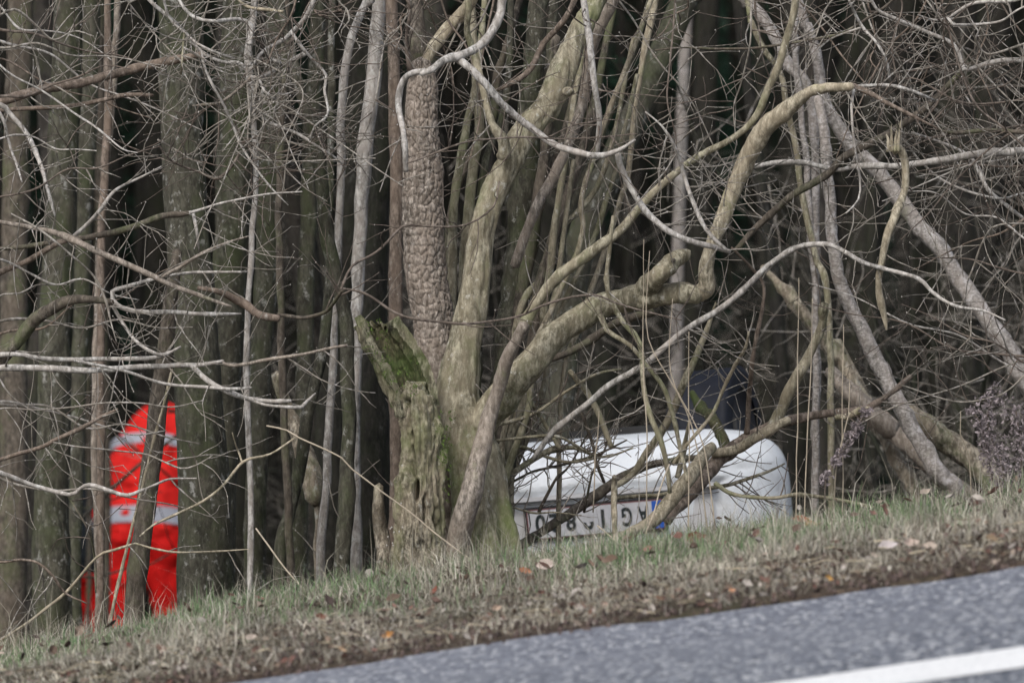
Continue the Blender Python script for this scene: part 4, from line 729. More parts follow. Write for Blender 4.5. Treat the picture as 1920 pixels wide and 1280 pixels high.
seedhead('dried weed standing at the right edge of the photo', [(1905, 770), (1912, 820), (1915, 880), (1915, 960)], .04, 280)
# ================================================================== overturned car
def rot(v, ax, a): return Matrix.Rotation(a, 3, ax)@Vector(v)
CD = 26.35
cx_, cy_, cz_ = at(1104, 812, CD)             # underside of the rear bumper, middle of the car
car = thing('overturned_car', 'white car lying upside down in the ditch behind the branches', 'car', (cx_, cy_, cz_))
# car space: x right, y forward (away from the viewer), z down from the underside; built upright then turned over about its length
ROLL = math.radians(4.6); CM = Matrix.Rotation(-ROLL, 3, 'Y')@Matrix.Rotation(math.radians(3.0), 3, 'Z')@Matrix.Rotation(math.radians(-7.5), 3, 'X')
def cs(p):       # (x across, y along, h height above underside when upright) -> world
    q = CM@Vector((p[0], p[1], -p[2])); return np.array([q.x+cx_, q.y+cy_, q.z+cz_])
CW, CL = .775, 3.9
def body_ring(y, h0, h1, wd, n=64, e=.34, wt=None):
    th = np.linspace(0, 2*math.pi, n, endpoint=False); c, s = np.cos(th), np.sin(th)
    X = np.sign(c)*np.abs(c)**e*wd; Hh = (h0+h1)/2+np.sign(s)*np.abs(s)**e*(h1-h0)/2
    return X, Hh
def loft(rings, cap=True):
    mb = MB(); n = len(rings[0]); V = np.array(rings); k = len(V); i = np.arange(k-1)[:, None]*n; j = np.arange(n)[None]; j2 = (j+1) % n
    mb.add(V.reshape(-1, 3), np.stack([i+j, i+j2, i+n+j2, i+n+j], -1).reshape(-1, 4))
    if cap:
        for kk in (0, k-1): c = V[kk].mean(0); mb.add(np.concatenate([V[kk], [c]]), None, [[n, a, (a+1) % n] for a in range(n)])
    return mb
# rear cap (bumper): superellipsoid wrapped surface
nu, nv = 150, 110; X = np.zeros((nv, nu)); rings = []
for a in np.linspace(0, 1, 26):               # from the rear face centre out to the full section
    ring = []
    for k in range(160):
        t = k/160*2*math.pi; c, s = math.cos(t), math.sin(t); e = .42
        ux, uh = math.copysign(abs(c)**e, c), math.copysign(abs(s)**e, s)
        sc_ = math.sin(min(1, a)*math.pi/2)**.55; yy = .34*(1-math.sqrt(max(0, 1-sc_**3.2)))
        x = ux*sc_*CW; hh = .33+uh*sc_*.33*(1 if uh > 0 else 1)
        # recess that holds the plate: pressed 35 mm in, with a shelf along its lower edge
        rec = float(sstep(.50, .47, abs(x+.0))*sstep(.205, .225, hh)*sstep(.50, .48, hh))
        yy += .035*rec; line = math.exp(-((hh-.178)/.005)**2)*.006+math.exp(-((hh-.10-.02*math.cos(x*3))/.014)**2)*.004; yy += line+.010*float(fbm(np.array([[x*4, hh*9, 0]]), 3)[0])+.006*math.exp(-((hh-.05-.5*abs(x-.3))/.02)**2)
        ring.append(cs((x, yy-.0, hh)))
    rings.append(ring)
loft(rings, False).obj('bumper', M['carwhite'], car)
rings = []
for y in [.335, .5, .9, 1.6, 2.4, 3.1, 3.5, 3.8]:
    X, H = body_ring(y, .0 if y < 3.4 else .04, .66, CW*(1 if y < 3.4 else .9), e=.42)
    rings.append([cs((a, y, b)) for a, b in zip(X, H)])
loft(rings).obj('body', M['carwhite'], car)
rings = []
for hh, y0, y1, wd in [(.66, .30, 3.0, .72), (.85, .40, 2.7, .66), (1.0, .52, 2.45, .60), (1.10, .7, 2.2, .54), (1.14, .9, 2.0, .4)]:
    rings.append([cs((math.copysign(abs(math.cos(t))**.35, math.cos(t))*wd, (y0+y1)/2+math.copysign(abs(math.sin(t))**.35, math.sin(t))*(y1-y0)/2, hh)) for t in np.linspace(0, 2*math.pi, 48, endpoint=False)])
loft(rings).obj('roof', M['carwhite'], car)
def quadbox(mb, c, d):
    v = [cs((c[0]+sx*d[0], c[1]+sy*d[1], c[2]+sz*d[2])) for sx in (-1, 1) for sy in (-1, 1) for sz in (-1, 1)]
    mb.add(v, [[0, 1, 3, 2], [4, 6, 7, 5], [0, 4, 5, 1], [2, 3, 7, 6], [0, 2, 6, 4], [1, 5, 7, 3]])
for nm, c, d, mt in (('rear_window', (0, .42, .84), (.5, .05, .12), 'glass'), ('side_window', (-.66, 1.4, .84), (.03, .7, .11), 'glass'), ('side_window', (.66, 1.4, .84), (.03, .7, .11), 'glass'), ('underbody', (0, 1.9, -.004), (.6, 1.45, .03), 'under')):
    mb = MB(); quadbox(mb, c, d); mb.obj(nm, M[mt], car, smooth=False)
mb = MB(); tube(mb, [cs((-.35, .2, -.02)), cs((-.35, .5, -.03)), cs((-.3, 1.6, -.05)), cs((-.1, 3, -.04))], [.022]*4, 12, .08); mb.obj('exhaust_pipe', M['rim'], car)
for sx in (-1, 1):
    mb = MB(); th = np.linspace(0, 2*math.pi, 20, endpoint=False); rr = []
    for k, (yy, m_) in enumerate([(.12, 1), (.075, .98), (.06, .7)]): rr.append([cs((sx*.705+math.cos(t)*.055*m_, yy+abs(math.cos(t)) * .01, .54+math.sin(t)*.11*m_)) for t in th])
    loft(rr).obj('tail_lamp', M['lamp'], car)
# the grey shelf and recess panel, plate holder, plate, letters
PX0 = 0.0
def cbox(name, mt, c, d, parent, bev=.004):
    mb = MB(); o = MB(); sx, sy, sz = d; r_ = min(bev, sx, sz); pts = []
    for (qx, qz, a0) in ((1, 1, 0), (-1, 1, 90), (-1, -1, 180), (1, -1, 270)):
        for a in (0, 30, 60, 90): t = math.radians(a0+a); pts.append((qx*(sx-r_)+r_*math.cos(t), qz*(sz-r_)+r_*math.sin(t)))
    n = len(pts); V = [cs((c[0]+x, c[1]-sy, c[2]+z)) for x, z in pts]+[cs((c[0]+x, c[1]+sy, c[2]+z)) for x, z in pts]
    mb.add(V, [[i, (i+1) % n, n+(i+1) % n, n+i] for i in range(n)]); mb.add([*V[:n], cs((c[0], c[1]-sy, c[2]))], None, [[n, (a+1) % n, a] for a in range(n)]); mb.add([*V[n:], cs((c[0], c[1]+sy, c[2]))], None, [[n, a, (a+1) % n] for a in range(n)])
    return mb.obj(name, M[mt], parent, smooth=False)
PH = .328; PY = .0
cbox('recess_panel', 'cartrim', (0, .052, .35), (.455, .006, .118), car)
cbox('recess_shelf', 'cartrim', (0, .030, .232), (.47, .030, .008), car)
cbox('plate_holder', 'black', (0, .030, PH), (.272, .008, .067), car, .012)
pl = cbox('number_plate', 'plred', (0, .018, PH), (.262, .003, .057), car, .010)
cbox('plate_face', 'plate', (0, .0140, PH), (.2575, .002, .0525), pl, .008)
cbox('blue_band', 'blue', (.2355, .0125, PH), (.0210, .0015, .0520), pl, .004)
def glyph(ch, x, hgt=.073, wd=.040):
    cu = bpy.data.curves.new('lettering', 'FONT'); cu.body = ch; cu.size = 1; cu.extrude = .0; cu.offset = .03
    tmp = bpy.data.objects.new('tmp', cu); COL.objects.link(tmp); dg = bpy.context.evaluated_depsgraph_get(); me = bpy.data.meshes.new_from_object(tmp.evaluated_get(dg)); bpy.data.objects.remove(tmp)
    co = np.array([v.co[:] for v in me.vertices]); mn, mx = co.min(0), co.max(0); w_ = wd if ch != '1' else wd*.34
    # the whole plate is turned over with the car, so its left (seen upright) lies to the right
    for v in me.vertices:
        u = (v.co.x-mn[0])/(mx[0]-mn[0])-.5; q = (v.co.y-mn[1])/(mx[1]-mn[1])-.5
        p = cs((-x-u*w_, .0105, PH+q*hgt)); o = parent_world(pl); v.co = Vector(p)-o
    me.materials.clear(); me.materials.append(M['ink']); ob = bpy.data.objects.new('lettering', me); COL.objects.link(ob); ob.parent = pl; ob.location = (0, 0, 0)
for ch, x in (('A', -.180), ('G', -.118), ('1', -.026), ('9', .030), ('8', .096), ('2', .158), ('0', .212)): glyph(ch, x)
for k in range(12):
    t = k*math.pi/6; cbox('star', 'yellow', (.2355+.011*math.cos(t), .0108, PH+.022+.011*math.sin(t)), (.0016, .0003, .0016), pl, .001) if False else None
mb = MB()
for k in range(12):
    t = k*math.pi/6; c = np.array((.2355+.0125*math.cos(t), .0107, PH+.022+.0125*math.sin(t))); v = [cs((c[0]+.002*math.cos(j*math.pi*.4)*(1 if j % 1 == 0 else .4), c[1], c[2]+.002*math.sin(j*math.pi*.4))) for j in range(5)]; mb.add(v+[cs(c)], None, [[5, (a+1) % 5, a] for a in range(5)])
mb.obj('star_ring', M['yellow'], pl, smooth=False)
# wheels, standing up in the air
def wheel(x, y, hc=-.02, yaw=0, R0=.29, wid=.095):
    ty, ri = MB(), MB(); prof = [(-wid, .19), (-wid, .245), (-wid*.92, .275), (-wid*.7, R0), (wid*.7, R0), (wid*.92, .275), (wid, .245), (wid, .19)]; n = 56
    V = []
    for k in range(n):
        t = k/n*2*math.pi
        for (a, r_) in prof:
            g_ = -.007 if (r_ == R0 and k % 2) else 0
            p = Matrix.Rotation(yaw, 3, 'Z')@Vector((a, math.cos(t)*(r_+g_), math.sin(t)*(r_+g_))); V.append(cs((x+p.x, y+p.y, hc+p.z)))
    m_ = len(prof); ty.add(V, [[k*m_+j, k*m_+j+1, ((k+1) % n)*m_+j+1, ((k+1) % n)*m_+j] for k in range(n) for j in range(m_-1)])
    for ring_a, dep in ((-wid*.9, 0), (wid*.9, 0)):
        W_ = []
        for r_, off in ((.195, 0), (.175, .02), (.10, .03), (.04, .01), (.001, .01)):
            for k in range(24):
                t = k/24*2*math.pi; p = Matrix.Rotation(yaw, 3, 'Z')@Vector((ring_a-math.copysign(off, ring_a), math.cos(t)*r_, math.sin(t)*r_)); W_.append(cs((x+p.x, y+p.y, hc+p.z)))
        ri.add(W_, [[a*24+k, a*24+(k+1) % 24, (a+1)*24+(k+1) % 24, (a+1)*24+k] for a in range(4) for k in range(24)])
    e = bpy.data.objects.new('wheel', None); COL.objects.link(e); e.parent = car; e.location = Vector(cs((x, y, hc)))-car.location
    ty.obj('tyre', M['tyre'], e); ri.obj('rim', M['rim'], e)
wheel(.55, .66, .03, math.radians(-20), .27, .105); wheel(-.60, .74, .06); wheel(.60, 3.05, .06); wheel(-.60, 3.05, .06)
mb = MB(); tube(mb, [cs((-.55, .74, .06)), cs((.55, .74, .06))], [.03, .03], 10, .2); mb.obj('axle', M['under'], car)

# ================================================================== people
def lofted(parts, vox, name, mat, root, M4, smooth_it=4):
    mb = MB()
    for P, R, sq in parts:
        P = np.array(P, float); R = np.array(R, float); P, R = resample(P, R, .03)
        T, N, B = frames(P); th = np.arange(20)/20*2*math.pi; u = N[:, None]*np.cos(th)[None, :, None]*sq[0]+B[:, None]*np.sin(th)[None, :, None]*sq[1]; V = P[:, None]+u*R[:, None, None]
        n = len(P); i = np.arange(n-1)[:, None]*20; j = np.arange(20)[None]; k = (j+1) % 20
        mb.add(np.concatenate([V.reshape(-1, 3), [P[0]-T[0]*R[0]*.4, P[-1]+T[-1]*R[-1]*.4]]), np.stack([i+j, i+k, i+20+k, i+20+j], -1).reshape(-1, 4)[:, ::-1], [[n*20, (a+1) % 20, a][::-1] for a in range(20)]+[[n*20+1, (n-1)*20+a, (n-1)*20+(a+1) % 20][::-1] for a in range(20)])
    me = mb.mesh(name, mat); ob = bpy.data.objects.new(name, me); COL.objects.link(ob)
    r = ob.modifiers.new('r', 'REMESH'); r.mode = 'VOXEL'; r.voxel_size = vox; r.use_smooth_shade = True
    s = ob.modifiers.new('s', 'SMOOTH'); s.iterations = smooth_it; s.factor = .5
    dg = bpy.context.evaluated_depsgraph_get(); me2 = bpy.data.meshes.new_from_object(ob.evaluated_get(dg)); bpy.data.objects.remove(ob)
    if mat and not me2.materials: me2.materials.append(mat)
    co = np.zeros(len(me2.vertices)*3); me2.vertices.foreach_get('co', co); co = co.reshape(-1, 3)
    if name in ('jacket', 'trousers'):
        f = fbm(co*np.array([9, 9, 14]), 3)*.016+np.abs(vnoise(co*np.array([11, 11, 20])+4))*.022-.008; ctr = co.mean(0); d = co-ctr; d[:, 2] = 0; d /= np.linalg.norm(d, axis=1)[:, None]+1e-6; co = co+d*f[:, None]
    me2.vertices.foreach_set('co', co.ravel()); me2.update(); me2.name = name
    o = bpy.data.objects.new(name, me2); COL.objects.link(o); o.parent = root; return o
def band(P, R, sq, wd, root, off=.008):
    """a reflective tape lying just outside the cloth round point P"""
    mb = MB(); P = np.array(P, float); T, N, B = frames(np.array([P[0], (P[0]+P[1])/2, P[1]])); th = np.arange(40)/40*2*math.pi; V = []
    for k, t in enumerate((0, 1/3, 2/3, 1)):
        c = P[0]+(P[1]-P[0])*t; rr = R[0]+(R[1]-R[0])*t+off; V.append(c+(N[0]*np.cos(th)[:, None]*sq[0]+B[0]*np.sin(th)[:, None]*sq[1])*rr)
    V = np.array(V); V2 = V+(V-V.mean(1)[:, None])*-.04; i = np.arange(3)[:, None]*40; j = np.arange(40)[None]; k = (j+1) % 40; q = np.stack([i+j, i+k, i+40+k, i+40+j], -1).reshape(-1, 4)
    mb.add(V.reshape(-1, 3), q[:, ::-1]); o = mb.mesh('reflective_stripe', M['silver']); ob = bpy.data.objects.new('reflective_stripe', o); COL.objects.link(ob); ob.parent = root; return ob
def hand(c, d, s, side):
    d = np.array(d, float); d /= np.linalg.norm(d); x = np.array([1, 0, 0.])*side; pr = [([c, c+d*.05*s, c+d*.09*s], [.026*s, .036*s, .032*s], (.55, 1.1))]
    for k, (o, l) in enumerate(((-.030, .062), (-.010, .076), (.010, .080), (.030, .070))):
        a = c+d*.085*s+x*o*s; bend = np.array([0, .02, 0]); pr.append(([a, a+d*l*.5*s+bend*.3, a+d*l*s*.9+bend], [.0095*s, .009*s, .0075*s], (1, 1)))
    a = c+d*.03*s+x*.03*s; pr.append(([a, a+x*.025*s+d*.03*s, a+x*.030*s+d*.06*s+np.array([0, .012, 0])], [.013*s, .011*s, .009*s], (1, 1))); return pr
def person(label, px, D, jk, tr, stripes, legs, lean=.34, headfwd=.2, yaw=0, zoff=0.0, scale=1.0, arms=None, side=0.0):
    p = at(px, 1000, D); root = thing('person', label, 'person', (p[0], p[1], float(ground(p[0], p[1]))+zoff)); root.rotation_euler = (0, 0, yaw); root.scale = (scale,)*3
    hip = np.array([0, 0, .93]); wst = np.array([0, .06*lean/.34, 1.08]); che = np.array([0, .20*lean/.34, 1.30]); sho = np.array([side*.6, lean, 1.44]); nk = np.array([side, lean+.10, 1.47]); hd = np.array([side*1.3, lean+.24, 1.42])
    arms = arms or {-1: ((-.19, lean-.02, 1.38), (-.255, lean-.03, 1.10), (-.20, lean+.10, .86)), 1: ((.19, lean-.02, 1.38), (.235, lean-.03, 1.10), (.20, lean+.10, .86))}
    body = [([hip+[0, 0, -.06], hip, wst, che, sho, nk, hd-[0, .06, 0]], [.13, .16, .145, .17, .15, .06, .058], (.72, 1.05)), ([hd+[0, -.07, .05], hd, hd+[0, .07, -.06], hd+[0, .09, -.09]], [.07, .095, .08, .05], (1.05, .85))]
    jp = [([hip+[0, 0, .0], hip+[0, .02, .06], wst, che, sho, nk], [.19, .19, .18, .195, .165, .095], (.80, 1.06))]
    for s in (-1, 1):
        a = [np.array(q) for q in arms[s]]; body.append(([sho*.6+a[0]*.4, a[0], a[1], a[2]], [.05, .055, .042, .028], (1, 1))); dd = a[2]-a[1]; body += hand(a[2], dd, 1, -s)
        jp.append(([sho*.6+a[0]*.4, a[0], (a[0]+a[1])/2, a[1], (a[1]+a[2])/2, a[2]-dd*.03], [.09, .086, .078, .07, .062, .055], (1, 1)))
        h_, k_, f_ = [np.array(q) for q in legs[s]]; body.append(([h_, k_, f_, f_+[0, 0, -.03]], [.09, .055, .038, .04], (1, 1)))
    tp = [([hip+[0, 0, .08], hip+[0, 0, -.02]], [.165, .165], (.8, 1.08))]
    for s in (-1, 1): h_, k_, f_ = [np.array(q) for q in legs[s]]; tp.append(([h_+[0, 0, .04], h_, (h_+k_)/2, k_, (k_+f_)/2, f_+[0, 0, .02]], [.11, .115, .10, .082, .078, .082], (1, 1)))
    hair = [([hd+[0, -.085, .045], hd+[0, -.03, .05], hd+[0, .04, -.0]], [.06, .088, .086], (1.05, .9))]
    lofted(body, .010, 'body', M['skin'], root, None); lofted(jp, .014, 'jacket', jk, root, None, 3); lofted(tp, .014, 'trousers', tr, root, None, 3); lofted(hair, .012, 'hair', M['hair'], root, None)
    for s in (-1, 1):
        f_ = np.array(legs[s][2]); lofted([([f_+[0, -.02, .10], f_+[0, -.02, 0], f_+[0, 0, -.05]], [.05, .052, .05], (1, 1)), ([f_+[0, -.05, -.06], f_+[0, .06, -.06], f_+[0, .17, -.07]], [.048, .05, .04], (.8, 1))], .012, 'boot', M['boot'], root, None)
    if stripes:
        band([wst+[0, -.035, -.115], wst+[0, -.012, -.035]], [.194, .19], (.80, 1.06), .06, root, .012)
        band([che+[0, .015, .0], che+[0, .045, .05]], [.197, .194], (.80, 1.06), .05, root, .012)
        for s in (-1, 1):
            a = [np.array(q) for q in arms[s]]; band([a[1]+(a[2]-a[1])*.05, a[1]+(a[2]-a[1])*.42], [.073, .066], (1, 1), .06, root, .012); band([a[0]+(a[1]-a[0])*.45, a[0]+(a[1]-a[0])*.62], [.082, .078], (1, 1), .05, root, .010)
            h_, k_, f_ = [np.array(q) for q in legs[s]]
    return root
person('person in a fluorescent red jacket and trousers with silver stripes, bending forward with back turned', 274, 36.0, M['hiviz'], M['hivizd'], True,
       {-1: ((-.09, 0, .90), (-.12, .03, .50), (-.15, -.02, .06)), 1: ((.10, 0, .90), (.11, .05, .50), (.05, .0, .06))}, lean=.30, yaw=math.radians(-8), scale=1.05,
       side=.10, arms={-1: ((-.13, .27, 1.27), (-.235, .20, 1.02), (-.225, .30, .79)), 1: ((.19, .27, 1.37), (.225, .20, 1.08), (.17, .36, .84))})
person('person in dark jacket and red trousers, almost hidden behind thin trunks', 166, 38.5, M['darkcloth'], M['hivizd'], False,
       {-1: ((-.09, 0, .90), (-.07, .03, .50), (-.07, -.02, .06)), 1: ((.09, 0, .90), (.05, .05, .50), (.05, .0, .06))}, lean=.46, yaw=math.radians(10), scale=.86)
# ================================================================== forest behind
def copytree(src, loc, rz, s, label=None, tilt=(0, 0)):
    r = src.copy(); COL.objects.link(r); r.location = loc; r.rotation_euler = (tilt[0], tilt[1], rz); r.scale = (s[0], s[0], s[1])
    if label: r['label'] = label
    for ch in list(src.children):
        c = ch.copy(); COL.objects.link(c); c.parent = r
        for g_ in list(ch.children): d = g_.copy(); COL.objects.link(d); d.parent = c
    return r
def kids(o): return [c for c in bpy.data.objects if c.parent == o]
protos = []
for k in range(6):
    r0 = .05+.02*k; root = thing('bare_trunk_tree', 'dull grey-brown trunk standing in the dark forest behind', 'tree', (0, 0, 0), 'trunks of the forest behind')
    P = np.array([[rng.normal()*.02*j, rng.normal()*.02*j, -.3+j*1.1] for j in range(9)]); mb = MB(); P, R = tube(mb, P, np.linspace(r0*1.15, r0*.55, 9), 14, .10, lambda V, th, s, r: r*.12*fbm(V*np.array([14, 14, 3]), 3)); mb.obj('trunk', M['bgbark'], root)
    tb = MB(); bd = MB()
    for j in range(10):
        kk = rng.integers(6, len(P)-2); a = rng.random()*6.28; d = np.array([math.cos(a), math.sin(a), rng.uniform(-.2, .7)]); L = rng.uniform(.4, 1.4); q = [P[kk]]; 
        for _ in range(8): d = d+rng.normal(size=3)*.18; d /= np.linalg.norm(d); q.append(q[-1]+d*L/8)
        tube(tb, np.array(q), np.linspace(.011, .002, 9), 5, .12)
        for _ in range(4):
            m_ = rng.integers(2, 8); e = rng.normal(size=3); e /= np.linalg.norm(e); qq = [q[m_]]
            for _ in range(5): e = e+rng.normal(size=3)*.25; e /= np.linalg.norm(e); qq.append(qq[-1]+e*L*.09)
            tube(tb, np.array(qq), np.linspace(.004, .0015, 6), 4, .1)
    tb.obj('branches', M['bgbark'], root, kind='stuff'); protos.append(root)
used = set(); spots = []
for k in range(290):
    D_ = 29+rng.random()**.85*34; hw = 960/F_PX*D_*1.25; x = rng.uniform(-hw, hw); y = D_
    if k > 260: D_ = rng.uniform(30, 60); x = rng.uniform(-14, 14); y = D_
    px = 960+x/D_*F_PX
    if (90 < px < 350 and D_ < 37.5) : continue
    if (690 < px < 1530 and D_ < 31.5) : continue
    if any((x-a)**2+(y-b)**2 < .12 for a, b in spots): continue
    spots.append((x, y))
for k, (x, y) in enumerate(spots):
    p = protos[rng.integers(6)]; z = float(ground(x, y)); s = (rng.uniform(.25, .95), rng.uniform(.8, 1.2)); lean = (rng.normal()*.06, rng.normal()*.10)
    if p.name not in used: used.add(p.name); p.location = (x, y, z); p.rotation_euler = (lean[0], lean[1], rng.random()*6); p.scale = (s[0], s[0], s[1])
    else: copytree(p, (x, y, z), rng.random()*6, s, None, lean)
for p in protos:
    if p.name not in used: p.location = (-9, 44, float(ground(-9, 44)))
def zone(x, y):
    px = 960+x/y*F_PX
    for lim, nm in ((-120, 'left of the photo'), (90, 'at the left edge'), (345, 'behind the person in red'), (480, 'behind the big lichened trunk'), (600, 'between the lichened trunk and the slender stem'), (730, 'just left of the rotten stump'), (840, 'behind the blocky bark trunk'), (960, 'behind the old tree'), (1150, 'behind the fan of shoots'), (1300, 'behind the slender limb above the plate'), (1450, 'above the tyre of the car'), (1600, 'behind the birch tops'), (1760, 'behind the hanging dead branch'), (1930, 'at the right edge')):
        if px < lim: return nm
    return 'right of the photo'
def relabel(group, what):
    for o in COL.objects:
        if o.get('group') == group:
            x, y = o.location[0], o.location[1]; th_ = 'thin' if o.scale[0] < .7 else 'slim' if o.scale[0] < .95 else 'stout'; ly = o.rotation_euler[1]
            ln = 'left-leaning' if ly < -.06 else 'right-leaning' if ly > .06 else 'upright'; dp = 'nearer' if y < 36 else 'middle-distance' if y < 47 else 'far'
            o['label'] = what.format(th=th_, ln=ln, dp=dp)+' '+zone(x, y)
# hiding trunks around the second person
for px, D_, w_ in ((196, 34.2, 20), (166, 34.6, 8)):
    if w_: S('grey_brown_tree', 'slim trunk between the two people in red' if w_ > 10 else 'very thin dark stem in front of the half-hidden red trousers', 'dark', [(px, 1180), (px+2, 900), (px-6, 600), (px-8, 300), (px-12, -20)], [w_, w_, w_, w_*.9, w_*.8], D_, 14)

# bare understory shrubs
sh = []
for k in range(3):
    root = thing('bare_shrub', 'blurred bare twiggy shrub in the dark undergrowth', 'shrub', (0, 0, 0), 'bare shrubs of the undergrowth'); st = (MB(), MB())
    mb = MB()
    for j in range(6):
        a = rng.random()*6.28; d = np.array([math.cos(a)*.35, math.sin(a)*.35, 1.]); q = [np.array([0, 0, -.1])]
        for _ in range(11): d = d+rng.normal(size=3)*.10; d /= np.linalg.norm(d); q.append(q[-1]+d*.24)
        P, R = tube(mb, np.array(q), np.linspace(.012, .003, 12), 6, .08)
        for _ in range(15):
            kk = rng.integers(4, len(P)-1); e = rng.normal(size=3); grow(st, P[kk].copy(), e, rng.uniform(.2, .6), .003, up=.1, br=.12, budp=0)
    mb.obj('stems', M['bgbark'], root); st[0].obj('twigs', M['twig'], root, kind='stuff'); sh.append(root)
n_ = 0
for k in range(46):
    D_ = rng.uniform(26.8, 42); hw = 960/F_PX*D_*1.25; x = rng.uniform(-hw, hw); px = 960+x/D_*F_PX
    if -60 < px < 580 and D_ < 39 or (700 < px < 1530 and D_ < 31.5): continue
    loc = (x, D_, float(ground(x, D_))); s = (rng.uniform(.7, 1.2),)*2
    if n_ < 3: sh[n_].location = loc; sh[n_].scale = (s[0],)*3
    else: copytree(sh[n_ % 3], loc, rng.random()*6, s)
    n_ += 1

# conifers
def spruce(h, base, nbr, dens, rw):
    root = thing('spruce_tree', 'dark green spruce far back in the forest', 'tree', (0, 0, 0), 'dark spruces far back'); mb = MB(); tube(mb, [[0, 0, -.4], [0, 0, h*.5], [0, 0, h]], [.09, .06, .01], 8, .5); mb.obj('trunk', M['bgbark'], root)
    c = MB(); vs = []; cs_ = []
    for k in range(nbr):
        t = rng.random(); z = base+(h-base)*t; L = rw*(1-t)**.8+.15; a = rng.random()*6.28; d = np.array([math.cos(a), math.sin(a), -.25]); tone = rng.uniform(.55, 1.4)
        for j in range(dens):
            u = rng.random()**.7; p = np.array([0, 0, z])+d*L*u+rng.normal(size=3)*np.array([.05, .05, .06])-np.array([0, 0, .10*u*rng.random()]); e = d*.5+rng.normal(size=3)*.5; e /= np.linalg.norm(e); s_ = np.cross(e, rng.normal(size=3)); s_ /= np.linalg.norm(s_)
            l = rng.uniform(.07, .16); vs += [p-s_*.014, p+s_*.014, p+e*l]; col = np.array([.022, .052, .032])*tone*rng.uniform(.6, 1.4); cs_ += [col]*3
    vs = np.array(vs); n = len(vs)//3; c.v.append(vs); c.n = len(vs); c.t.append(np.arange(n*3).reshape(-1, 3)); c.c.append(np.array(cs_)); c.obj('crown', M['needle'], root, smooth=False); return root
sp_ = [spruce(6.5, .1, 420, 30, 1.7), spruce(8.5, .3, 480, 30, 2.0), spruce(5.0, .05, 340, 30, 1.3)]
big = [spruce(15, 4.2, 520, 34, 2.6), spruce(17, 4.8, 560, 34, 3.0)]  # added trees; their crowns above the frame block sky light over the forest
for b_ in big: b_['label'] = 'tall spruce with bare lower trunk, unseen crown added to shade the forest'; b_['group'] = 'tall spruces added for shade'
n_ = 0
for row, (y, n, hw) in enumerate(((52, 5, 6), (60, 8, 7.5), (68, 11, 9), (76, 14, 11))):
    for j in range(n):
        x = -hw+2*hw*(j+.5)/n+rng.normal()*.5; yy = y+rng.normal()*1.8; z = float(ground(x, yy)); s = rng.uniform(.85, 1.25)
        if n_ < 3: sp_[n_].location = (x, yy, z); sp_[n_].scale = (s,)*3
        else: copytree(sp_[rng.integers(3)], (x, yy, z), rng.random()*6, (s, s))
        n_ += 1
n_ = 0
for y in (31, 35.5, 40, 45, 51, 57, 64):
    for x in np.arange(-14, 14.1, 3.3):
        xx = x+rng.normal()*.6; yy = y+rng.normal()*.8; px = 960+xx/yy*F_PX
        if abs(px-1100) < 330 and yy < 33: continue
        if 130 < px < 420 and yy < 45: continue
        z = float(ground(xx, yy)); s = rng.uniform(.85, 1.15)
        if n_ < 2: big[n_].location = (xx, yy, z)
        else: copytree(big[rng.integers(2)], (xx, yy, z), rng.random()*6, (s, s))
        n_ += 1
# the wood beyond, one dark mass
c = MB(); vs = []; n = 42000
X = rng.uniform(-45, 45, n); Y = 86+np.abs(X)*.1+rng.uniform(0, 10, n); Zb = ground(X, Y, False); H = rng.uniform(-.2, 16, n)
p = np.stack([X, Y+1.2*np.sin(X*1.7+H), Zb+H], -1); e = rng.normal(size=(n, 3)); e /= np.linalg.norm(e, axis=1)[:, None]; s_ = np.cross(e, rng.normal(size=(n, 3))); s_ /= np.linalg.norm(s_, axis=1)[:, None]
V = np.stack([p-s_*.22, p+s_*.22, p+e*.75], 1).reshape(-1, 3); c.v.append(V); c.n = len(V); c.t.append(np.arange(n*3).reshape(-1, 3)); c.c.append(np.repeat(np.array([.028, .042, .032])*rng.uniform(.4, 1.6, n)[:, None], 3, 0)); c.obj('far_forest', M['needle'], kind='stuff', smooth=False)
hb = MB(); xs_ = np.linspace(-160, 160, 60); V, Q = gridmesh(xs_, np.linspace(0, 1, 12), lambda X, Y: 0*X); V = np.array([[x, 98+10*t+.002*x*x, -10+t*26*(1+.1*math.sin(x*.3))] for x, t, _ in V]); hb.add(V, Q); hb.obj('wooded_hill', M['soil'], kind='structure')

